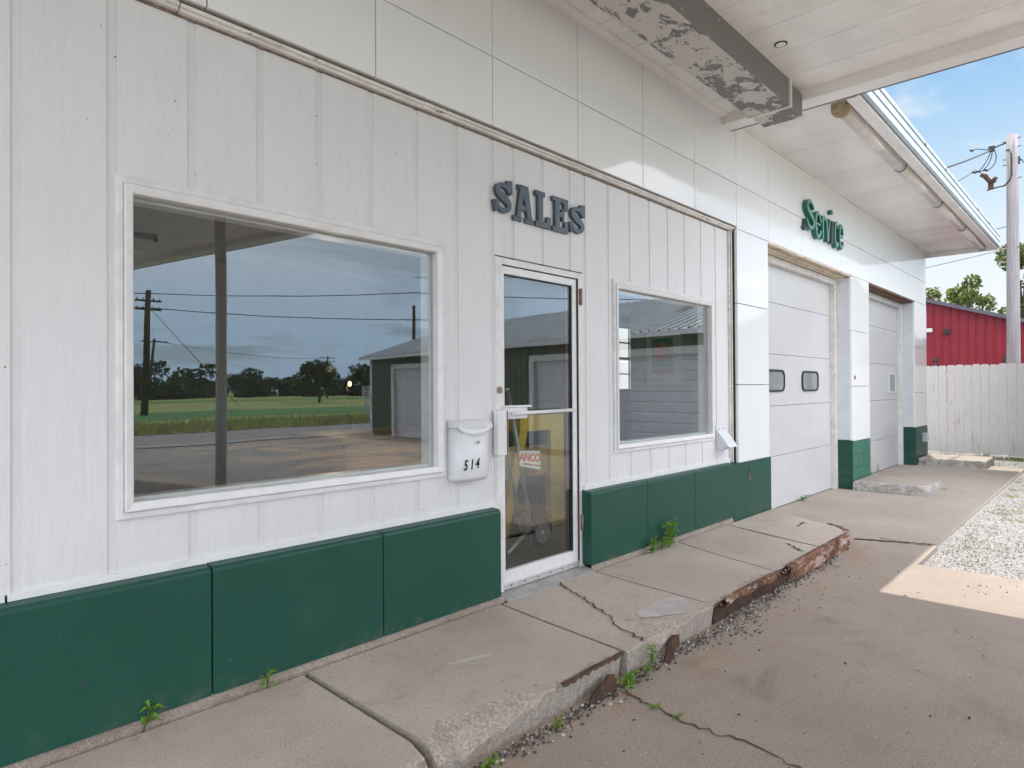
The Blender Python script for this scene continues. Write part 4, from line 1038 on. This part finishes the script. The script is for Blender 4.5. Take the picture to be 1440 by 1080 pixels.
# ---------------------------------------------------------------- fence
FN = thing('board_fence', 'tall weathered white dog-eared board fence at the end of the lot', 'fence', (16.5, -.8, -.17))
y = 1.9; k = 0
while y > -6.0:
    w = .143+random.uniform(-.004, .004); zt2 = 1.757+random.uniform(-.012, .012); zb2 = -.10+random.uniform(-.02, .02); xo = 16.5+random.uniform(-.004, .004); ln = random.uniform(-.004, .004); c = .028
    b = MB(); b.prism([(xo, y, zb2), (xo, y-w, zb2), (xo, y-w+ln, zt2-c), (xo, y-w+c+ln, zt2), (xo, y-c+ln, zt2), (xo, y+ln, zt2-c)], (.02, 0, 0)); b.build('board', M['fence'], FN)
    y -= w+random.choice((.002, .003, .004, .005)); k += 1
for z in (.15, .85, 1.5):
    b = MB(); b.box(16.53, 16.57, -6, 1.9, z, z+.09); b.build('rail', M['fence'], FN)
for y in (1.6, -.8, -3.2, -5.6):
    b = MB(); b.box(16.575, 16.67, y-.05, y+.05, -.2, 1.70); b.build('post', M['fence'], FN)

# ---------------------------------------------------------------- red metal building behind the fence
RB = thing('metal_building', 'red ribbed metal building with sloping dark roof trim behind the fence', 'building', (29, -4, -.2))
def rb_z(y): return 4.12-.3406*(1.79-y) if y < 4 else 4.12+.3406*(4-1.79)-.3406*(y-4)
b = MB(); n = 0; y = 11.0; prof = []
while y > -10:
    prof += [(25.0, y), (25.0, y-.17), (24.975, y-.185), (24.975, y-.215), (25.0, y-.23)]; y -= .23
prev = None
for x, y in prof:
    cur = [b.bm.verts.new((x, y, -.2)), b.bm.verts.new((x, y, max(.5, rb_z(y))))]
    if prev: b.bm.faces.new((prev[0], cur[0], cur[1], prev[1]))
    prev = cur
b.face([(25, 11, -.2), (36, 11, -.2), (36, 11, rb_z(11)), (25, 11, rb_z(11))])
b.build('wall', M['redmetal'], RB)
b = MB()
for (ya, yb_) in ((11.2, 4), (4, -10.2)):
    b.prism([(24.8, ya, rb_z(ya)+.0), (24.8, yb_, rb_z(yb_)+.0), (24.8, yb_, rb_z(yb_)+.06), (24.8, ya, rb_z(ya)+.06)], (11.4, 0, 0))
b.build('roof', M['slate'], RB)
b = MB()
for (ya, yb_) in ((11.2, 4), (4, -10.2)): b.prism([(24.77, ya, rb_z(ya)-.05), (24.77, yb_, rb_z(yb_)-.05), (24.77, yb_, rb_z(yb_)+.07), (24.77, ya, rb_z(ya)+.07)], (.029, 0, 0))
b.build('roof_trim', M['slate'], RB)
b = MB(); b.box(24.85, 24.97, 1.62, 1.95, 3.07, 3.20, bev=.02); b.build('wall_lamp', M['signwhite'], RB)
b = MB(); b.box(24.86, 24.97, 1.13, 1.29, 2.98, 3.15, bev=.01); b.build('vent_cover', M['black'], RB)
for yy in (1.55, -.29):
    b = MB(); b.tube([(24.93, yy, 1.0), (24.93, yy, 2.20)], .035, 8); b.box(24.88, 24.97, yy-.05, yy+.05, 2.12, 2.24); b.build('conduit', M['darkplastic'], RB)

# ---------------------------------------------------------------- utility pole and cables
UP = thing('utility_pole', 'grey wooden utility pole behind the white fence', 'utility pole', (22, -.76, -.2))
b = MB(); px, py = 22.0, -.775
b.tube([(px, py+.02, -.2), (px, py+.018, 2), (px, py, 6), (px, py-.005, 8.06)], [.16, .155, .135, .125], 18); b.build('shaft', M['polewood'], UP)
b = MB()
for z, s_ in ((7.95, -1), (7.72, -1), (7.42, 1), (7.27, 1), (6.88, -1), (7.9, 1)):
    b.tube([(px-.02, py+s_*.12, z), (px-.02, py+s_*.20, z+.01)], .014, 6)
b.build('step_bolt', M['darkplastic'], UP)
b = MB(); b.tube([(px-.05, py+.14, 6.72), (px-.08, py+.35, 6.70), (px-.1, py+.55, 6.66)], .02, 6); b.box(px-.13, px-.05, py+.40, py+.52, 6.67, 6.86); b.tube([(px-.1, py+.44, 6.82), (px-.1, py+.58, 7.06), (px-.1, py+.68, 7.12)], [.05, .065, .05], 8); b.tube([(px-.1, py+.42, 6.86), (px-.1, py+.34, 6.98)], [.07, .05], 8); b.build('floodlight', M['rustdark'], UP)
b = MB(); b.tube([(px-.05, py+.12, 7.66), (px-.14, py+.05, 7.65), (px-.15, py+.0, 7.5), (px-.15, py+.0, 6.95), (px-.14, py+.06, 6.8), (px-.08, py+.16, 6.72)], .018, 6); b.build('riser_cable', M['wire'], UP)
b = MB(); b.tube([(px, py-.14, 7.40), (px, py-.19, 7.34)], .03, 6); b.box(px-.03, px+.03, py-.17, py-.12, 7.25, 7.45); b.build('guy_bracket', M['darkplastic'], UP)
def sag(p0, p1, s_, n=14): 
    p0, p1 = Vector(p0), Vector(p1)
    return [tuple(p0.lerp(p1, k/n)-Vector((0, 0, 4*s_*(k/n)*(1-k/n)))) for k in range(n+1)]
def cable(name, pts, r, label, group=None, mat='wire'):
    b = MB(); b.tube(pts, r, 5); o = b.build(name, M[mat]); rebase(o, pts[0]); tag(o, label, 'cable', group)
cable('service_cable', [(px-.02, py+.12, 7.88), (px-.1, py+.35, 7.8)]+sag((px-.15, py+.45, 7.72), (14.2, -.03, 5.28), .05), .022, 'thick service cable from the pole top down to the station roof')
cable('service_cable', sag((px-.12, py+.80, 7.28), (14.2, -.20, 4.98), .10), .012, 'thin slack cable below the thick service cable')
b = MB()
for a_, c_ in ((.36, 7.62), (.52, 7.58), (.62, 7.5)):
    b.tube(bez((px-.1, py+.42, 7.78), (px-.1, py+a_-.12, 7.55), (px-.1, py+a_, 7.25), (px-.1, py+a_+.18, 7.2), 8), .012, 5)
    b.tube([(px-.1, py+a_+.16, 7.2), (px-.1, py+a_+.26, 7.24)], .03, 6)
b.tube([(px-.1, py+.5, 7.76), (px-.1, py+.78, 7.86), (px-.1, py+.86, 7.84)], .012, 5); b.tube([(px-.1, py+.84, 7.82), (px-.1, py+.92, 7.86)], .03, 6); b.box(px-.14, px-.06, py+.36, py+.5, 7.7, 7.84)
b.build('drip_loops', M['wire'], UP)
cable('guy_cable', [(px, py-.19, 7.36), (px+.2, py-1.4, 5.6), (px+.5, py-3.6, 2.2), (px+.7, py-5, -.1)], .014, 'guy cable running down from the pole on its far side')
cable('street_cable', sag((px, py+.1, 5.02), (30, 9.5, 5.5), .15), .012, 'thin pale cable crossing the pole above the roof of the red building', None, 'polewood')
cable('street_cable', sag((px-.14, py-.1, 5.0), (15, -16, 5.4), .2), .012, 'thin cable leaving the pole towards the road')
cable('street_cable', sag((px, py+.1, 5.62), (32, 14, 6.2), .15), .010, 'upper thin cable tied to the pole above the roof corner')

# ---------------------------------------------------------------- trees
def tree_mesh(h, cr_, n, ls, seed, lean=0, mats=('leafmid', 'leafdark'), low=.3):
    rnd = random.Random(seed); tb = MB()
    tb.tube([(0, 0, -.2), (.02*h, 0, h*.3), (lean, .01*h, h*.62), (lean*1.5, 0, h*.85)], [.035*h, .026*h, .015*h, .006*h], 8)
    cl = []
    for k in range(rnd.randint(11, 15)):
        a = rnd.uniform(0, 6.3); rr_ = cr_*rnd.uniform(.15, .95); z = h*rnd.uniform(low+.06, .95); sq = math.sqrt(max(.1, 1-((z/h-.6)/.5)**2))
        c = Vector((lean+rr_*sq*math.cos(a), rr_*sq*math.sin(a), z)); cl.append((c, cr_*rnd.uniform(.22, .45)))
        tb.tube([(lean*.6, 0, h*rnd.uniform(.25, .55)), tuple(Vector((lean, 0, h*.5)).lerp(c, .55)+Vector((0, 0, .03*h))), tuple(c)], [.012*h, .008*h, .003*h], 5)
    lb = MB()
    for k in range(n):
        c, r_ = rnd.choice(cl); v = Vector((rnd.gauss(0, 1), rnd.gauss(0, 1), rnd.gauss(0, .8))); v *= r_*rnd.uniform(.35, 1.0)**.6/max(.3, v.length)
        p = c+v; d_ = Vector((rnd.gauss(0, 1), rnd.gauss(0, 1), rnd.gauss(-.2, .7))).normalized(); s_ = d_.cross(Vector((rnd.gauss(0, 1), rnd.gauss(0, 1), rnd.gauss(0, 1)))).normalized()
        l = ls*rnd.uniform(.6, 1.3)
        lb.face([p-d_*l*.5, p+s_*l*.3, p+d_*l*.5, p-s_*l*.3], 0 if rnd.random() < .62 else 1)
    return tb, lb, [M[q] for q in mats]
def tree(name, label, loc, h, cr_, n, ls, seed, group=None, **kw):
    tb, lb, ms = tree_mesh(h, cr_, n, ls, seed, **kw); t_ = thing(name, label, 'tree', (0, 0, 0), group)
    tb.build('trunk', M['bark'], t_); lb.build('crown', ms, t_); t_.location = loc; return t_
G1 = 'trees behind the red building'
tree('leafy_tree', 'open crowned green tree beside the utility pole, behind the red building', (44, .75, -.2), 9.2, 2.6, 6500, .24, 3, G1, lean=.1, low=.42, mats=('leaflight', 'leafmid'))
tree('leafy_tree', 'light green tree showing over the high end of the red roof', (45, 3.5, -.2), 7.9, 1.8, 3600, .22, 5, G1, mats=('leaflight', 'leafmid'))
tree('leafy_tree', 'yellow green tree beside the station corner over the red roof', (41, 3.9, -.2), 7.1, 1.5, 2200, .22, 8, G1, low=.3, mats=('leafyellow', 'leafmid'))
tree('leafy_tree', 'small dark tree low over the middle of the red roof slope', (46, 2.6, -.2), 7.0, 1.3, 1300, .22, 11, G1, mats=('leafmid', 'leaflight'))
# far treeline, seen in the window
protos = [tree('field_tree', 'round leafy tree in the far treeline past the road and field', (0, 0, -500), 8.2, 6.2, 1700, .95, 20+k, 'trees along the far edge of the field', mats=('leafdark', 'leafdark'), low=.02) for k in range(4)]
rnd = random.Random(4); used = set()
for k in range(84):
    X = -30+k*3.0+rnd.uniform(-2, 2); Yy = -128-rnd.uniform(0, 44); i = k % 4
    src = protos[i]
    o = src if i not in used else copy_tree(src); used.add(i)
    s_ = rnd.uniform(.50, .86); o.location = (X, Yy, -.9); o.scale = (s_*1.3, s_*1.3, s_); o.rotation_euler.z = rnd.uniform(0, 6.3)
tree('roadside_tree', 'large dark spreading tree beyond the road, left of the green shed corner', (44.5, -73, -.5), 5.4, 3.4, 2600, .5, 31, None, mats=('leafdark', 'leafmid'))

# ---------------------------------------------------------------- green shed facing the lot (seen in the glass)
GB = thing('metal_shed', 'dark green metal shed with white overhead doors and ribbed metal roof across the lot', 'building', (13.3, -10, -.33))
A0 = Vector((14.30, -17.75)); A1 = Vector((12.28, -2.75)); U = (A1-A0).normalized(); Nn = Vector((U.y, -U.x))   # Nn points to +X side
if Nn.x < 0: Nn = -Nn
LN = (A1-A0).length
def gp(u, dpt, z): p = A0+U*u+Nn*dpt; return (p.x, p.y, z)
zg, ze, zr = -.36, 2.56, 3.84
b = MB(); u = 0; prev = None; op = [(1.65, 7.95), (9.2, LN-.5)]
def wall_seg(b, u0, u1, z0, z1):
    u = u0; prev = None
    while u < u1-1e-4:
        for du, dd in ((0, 0), (.16, 0), (.175, -.02), (.21, -.02), (.225, 0)):
            uu = min(u+du, u1); cur = [b.bm.verts.new(gp(uu, dd, z0)), b.bm.verts.new(gp(uu, dd, z1))]
            if prev: b.bm.faces.new((prev[0], cur[0], cur[1], prev[1]))
            prev = cur
        u += .225
wall_seg(b, 0, 1.65, zg, ze); wall_seg(b, 7.95, 9.2, zg, ze); wall_seg(b, 1.65, 7.95, 2.16, ze); wall_seg(b, 9.2, LN-.5, 2.16, ze); wall_seg(b, LN-.5, LN, zg, ze)
for u in (0, LN): b.face([gp(u, 0, zg), gp(u, 8, zg), gp(u, 8, ze), gp(u, 4, zr), gp(u, 0, ze)])
b.face([gp(0, 8, zg), gp(LN, 8, zg), gp(LN, 8, ze), gp(0, 8, ze)])
b.build('wall', M['greenmetal'], GB)
b = MB()
for side in (0, 1):
    u = -.25; prev = None
    while u < LN+.25:
        for du, dz in ((0, 0), (.19, 0), (.20, .05), (.24, .05), (.25, 0)):
            uu = u+du; e = (-.35, 4) if side == 0 else (8.35, 4)
            cur = [b.bm.verts.new(gp(uu, e[0], ze-.06+dz)), b.bm.verts.new(gp(uu, e[1], zr+.06+dz))]
            if prev: b.bm.faces.new((prev[0], cur[0], cur[1], prev[1]))
            prev = cur
        u += .25
b.build('roof', M['roofmetal'], GB)
b = MB(); a_ = [gp(-.28, -.36, ze-.16), gp(LN+.28, -.36, ze-.16), gp(LN+.28, -.36, ze-.05), gp(-.28, -.36, ze-.05)]; b.prism(a_, Vector(gp(0, -.30, 0))-Vector(gp(0, -.36, 0)))
b.face([gp(-.28, -.3, ze-.158), gp(LN+.28, -.3, ze-.158), gp(LN+.28, 0, ze-.1), gp(-.28, 0, ze-.1)]); b.build('eave_trim', M['oldwhite'], GB)
b = MB(); b.prism([gp(-.28, -.36, ze-.14), gp(-.28, 4, zr-.02), gp(-.28, 4, zr+.1), gp(-.28, -.36, ze-.03)], Vector(gp(.05, 0, 0))-Vector(gp(0, 0, 0))); b.build('rake_trim', M['oldwhite'], GB)
b = MB(); b.prism([gp(-.03, -.03, zg), gp(.14, -.03, zg), gp(.14, .05, zg), gp(-.03, .05, zg)], (0, 0, ze-zg-.12)); b.build('corner_trim', M['oldwhite'], GB)
for u0, u1 in op:
    dr = bpy.data.objects.new('overhead_door', None); COL.objects.link(dr); dr.parent = GB; dr.location = Vector(gp((u0+u1)/2, 0, zg))-Vector(GB.location)
    b = MB(); prev = None; z = zg
    while z < 2.0:
        for dz, dd in ((0, .10), (.02, .085), (.20, .085), (.22, .10)):
            cur = [b.bm.verts.new(gp(u0+.12, dd, z+dz)), b.bm.verts.new(gp(u1-.12, dd, z+dz))]
            if prev: b.bm.faces.new((prev[0], prev[1], cur[1], cur[0]))
            prev = cur
        z += .225
    b.build('curtain', M['oldwhite'], dr)
    b = MB()
    for q0, q1, z0, z1 in ((u0-.02, u0+.15, zg, 2.18), (u1-.15, u1+.02, zg, 2.18), (u0+.15, u1-.15, 2.02, 2.18)):
        b.prism([gp(q0, -.035, z0), gp(q1, -.035, z0), gp(q1, .1, z0), gp(q0, .1, z0)], (0, 0, z1-z0))
    b.build('door_frame', M['signwhite'], dr)

# ---------------------------------------------------------------- roadside poles, wires, sign (seen in the glass)
def road_pole(name, label, x, y, zt3, r0, arms, lean=0):
    t_ = thing(name, label, 'utility pole', (x, y, gz(y)), 'wooden poles along the road')
    b = MB(); b.tube([(x, y, gz(y)-.1), (x+lean, y, zt3)], [r0, r0*.7], 10); b.build('shaft', M['darkpole'], t_)
    for z, hw, ax in arms:
        b = MB(); b.box(x+lean-hw, x+lean+hw, y-.06, y+.06, z-.06, z+.06); b.build('crossarm', M['darkpole'], t_)
        for q in (-.85, -.4, .4, .85):
            b = MB(); b.tube([(x+lean+q*hw, y, z+.06), (x+lean+q*hw, y, z+.22)], [.05, .03], 7); b.build('insulator', M['slate'], t_)
    return t_
road_pole('road_pole', 'tall dark pole with two crossarms past the road, reflected at the window left edge', 15.5, -46.4, 8.28, .24, ((7.55, .85, 0), (6.95, .85, 0)), .25)
road_pole('road_pole', 'smaller tilted pole with one crossarm behind the tall dark pole', 27.2, -83, 7.6, .2, ((7.25, 1.5, 0),), .9)
road_pole('road_pole', 'thin distant pole with crossarm standing out in the field', 68, -110, 8.0, .2, ((7.6, 1.6, 0), (6.9, 1.6, 0)))
road_pole('road_pole', 'dark pole rising behind the green shed roof', 28.3, -32.8, 7.1, .15, ())
for z0, lb_ in ((8.05, 'upper overhead cable along the road, reflected across the big window'), (7.05, 'lower overhead cable along the road, reflected across the big window')):
    cable('road_cable', sag((15.7, -46.4, z0), (-45, -52, z0+.1), .9), .035, lb_.replace('along the road', 'running off past the tall dark pole'))
    cable('road_cable', sag((15.7, -46.4, z0), (28.3, -32.8, z0-.95+(.9 if z0 > 8 else 0)), .18), .030, lb_)
    cable('road_cable', sag((28.3, -32.8, z0-.95+(.9 if z0 > 8 else 0)), (46, -16, z0-.3), .3), .030, lb_.replace('reflected across the big window', 'reflected above the shed roof in the door'))
cable('road_cable', [(15.9, -46.4, 7.0), (24.5, -52, .0)], .02, 'slanting guy cable down from the tall dark pole')
cable('road_cable', sag((28.0, -83, 7.4), (68, -110, 7.6), .8), .03, 'distant cable between the two smaller poles over the field')
SS = thing('speed_sign', 'white speed limit 30 sign on a post at the road edge by the green shed', 'road sign', (19.66, -25.95, -.45))
sd = Vector((-math.sin(.35), math.cos(.35), 0))
b = MB(); sx_, sy_ = 19.66, -25.95; b.box(sx_-.03, sx_+.03, sy_-.02, sy_+.02, -.5, 1.45); b.build('post', M['galv'], SS)
Mx = Matrix.Translation((sx_, sy_+.04, 1.65)) @ Matrix.Rotation(R(180), 4, 'Z') @ Matrix.Rotation(R(90), 4, 'X')
def sboard(z0, z1, w, nm):
    b = MB(); b.box(sx_-w, sx_+w, sy_+.022, sy_+.032, z0, z1, bev=.002); return b.build(nm, M['signwhite'], SS)
sboard(.86, 1.47, .235, 'board'); sboard(.26, .62, .14, 'plate')
def stext(s_, size, z, sx2=1): text_mesh('lettering', s_, size, M['ink'], Matrix.Translation((sx_, sy_+.034, z)) @ Matrix.Rotation(R(180), 4, 'Z') @ Matrix.Rotation(R(90), 4, 'X'), .001, 0, SS, sx2, .004)
stext('SPEED', .13, 1.385, .9); stext('LIMIT', .13, 1.25, .9); stext('30', .31, 1.03, 1)
# things inside the office
PT = thing('poster', 'framed green poster with a red disc on the inner wall behind the small window', 'poster', (6.44, .86, 1.34))
b = MB(); b.box(6.425, 6.448, .64, 1.07, 1.34, 1.92); b.build('mat_board', M['paper'], PT)
b = MB(); b.box(6.418, 6.425, .73, .995, 1.53, 1.86); b.build('print', M['postergreen'], PT)
b = MB(); b.tube([(6.418, .86, 1.71), (6.412, .86, 1.71)], .105, 24); b.build('disc', M['posterred'], PT)
b = MB(); b.box(6.419, 6.425, .73, .995, 1.455, 1.525); b.build('band', M['posterred'], PT)
HT = thing('hand_truck', 'old two wheeled hand truck just inside the glass door', 'hand truck', (4.05, .6, .02))
for wx, y_ in ((4.04, .60), (4.25, 1.0)):
    w_ = bpy.data.objects.new('wheel', None); COL.objects.link(w_); w_.parent = HT; w_.location = Vector((wx, y_, .14))-Vector(HT.location)
    b = MB(); b.tube([(wx+.105*math.cos(a), y_, .14+.105*math.sin(a)) for a in [k*math.pi/12 for k in range(25)]], .02, 8, cap=False); b.build('tyre', M['black'], w_)
    b = MB(); b.tube([(wx, y_-.008, .14), (wx, y_+.008, .14)], .088, 20); b.tube([(wx, y_-.03, .14), (wx, y_+.03, .14)], .018, 10); b.build('rim', M['galv'], w_)
b = MB(); b.tube([(4.04, .6, .14), (4.25, 1.0, .14)], .012, 6); b.tube([(4.0, .65, .2), (3.62, .6, .04)], .02, 6); b.tube([(3.98, .66, .16), (3.80, .75, 1.3)], .016, 8); b.tube([(4.2, 1.0, .16), (4.0, 1.08, 1.3)], .016, 8); b.tube([(3.80, .75, 1.3), (4.0, 1.08, 1.3)], .016, 8); b.build('frame', M['galv'], HT)
YF_ = thing('yellow_stand', 'yellow painted metal stand inside the office behind the glass door', 'stand', (4.6, 1.2, .02))
b = MB(); b.prism([(4.22, 1.0, .93), (5.2, 1.0, .93), (5.2, 1.5, .93), (4.22, 1.5, .93)], (0, 0, .14)); b.build('top', M['yellow'], YF_)
for x_, y_, x2, w_ in ((4.24, 1.02, 3.98, .10), (4.66, 1.02, 4.66, .26), (4.26, 1.40, 4.1, .10), (5.05, 1.40, 5.1, .2)):
    b = MB(); b.prism([(x2, y_, .02), (x2+w_, y_, .02), (x_+w_, y_, .93), (x_, y_, .93)], (0, .05, 0)); b.build('leg', M['yellow'], YF_)
b = MB(); b.prism([(4.3, 1.38, .45), (5.1, 1.38, .45), (5.1, 1.38, .75), (4.3, 1.38, .75)], (0, .02, 0)); b.build('brace_panel', M['yellow'], YF_)
FL = thing('floor_lamp', 'lit floor lamp with a small bare bulb inside the office, behind the big window', 'lamp', (3.14, 2.3, .02))
b = MB(); b.tube([(3.14, 2.0, .02), (3.14, 2.0, .05)], .13, 16); b.tube([(3.14, 2.0, .04), (3.14, 2.0, 1.33)], [.012, .012], 8); b.tube([(3.14, 2.0, 1.22), (3.14, 2.0, 1.34)], .028, 10); b.build('stand', M['black'], FL)
mt, t, out = newmat('lit_bulb'); e_ = t.n('Emission', Color=(1, .62, .28, 1), Strength=4); t.t.links.new(e_.outputs[0], out.inputs[0])
b = MB(); b.tube([(3.14, 2.0, 1.34), (3.14, 2.0, 1.352), (3.14, 2.0, 1.368), (3.14, 2.0, 1.382)], [.008, .014, .014, .006], 12); b.build('bulb', mt, FL)
pl = bpy.data.lights.new('bulb_light', 'POINT'); pl.energy = 2.2; pl.color = (1, .72, .42); pl.shadow_soft_size = .04
po = bpy.data.objects.new('bulb_light', pl); COL.objects.link(po); po.parent = FL; po.location = (0, -.0, 1.48)
M['wood'] = simple('brown_wood', (.30, .15, .07), .5, .25, 3, stretch=(1, 1, 9))
DK = thing('wooden_counter', 'brown wooden counter inside the office behind the big window', 'counter', (3.2, 1.6, .02))
b = MB(); b.box(2.62, 4.1, 1.25, 1.95, .02, .93, bev=.006); b.build('cabinet', M['wood'], DK)
b = MB(); b.box(2.56, 4.16, 1.2, 2.0, .933, .97, bev=.006); b.build('top', M['wood'], DK)
# white trailer and shrub behind the back window
TR = thing('box_trailer', 'white box trailer parked behind the station, seen through the back window', 'trailer', (15, 9.5, -.17))
b = MB(); b.box(12.5, 19, 8.6, 11, .5, 2.15, bev=.03); b.build('body', M['signwhite'], TR)
for x_ in (14.3, 16.5):
    b = MB(); b.tube([(x_, 8.58, .55), (x_, 8.58, 2.1)], .015, 6); b.build('door_bar', M['slate'], TR)
for x_ in (13.6, 17.8):
    b = MB(); b.tube([(x_, 8.7, .19), (x_, 8.9, .19)], .36, 20); b.build('wheel', M['black'], TR)
tree('leafy_tree', 'leafy green tree behind the white trailer, seen through the back window', (18, 16, -.2), 5.5, 3.6, 2600, .3, 41, None, low=.02)
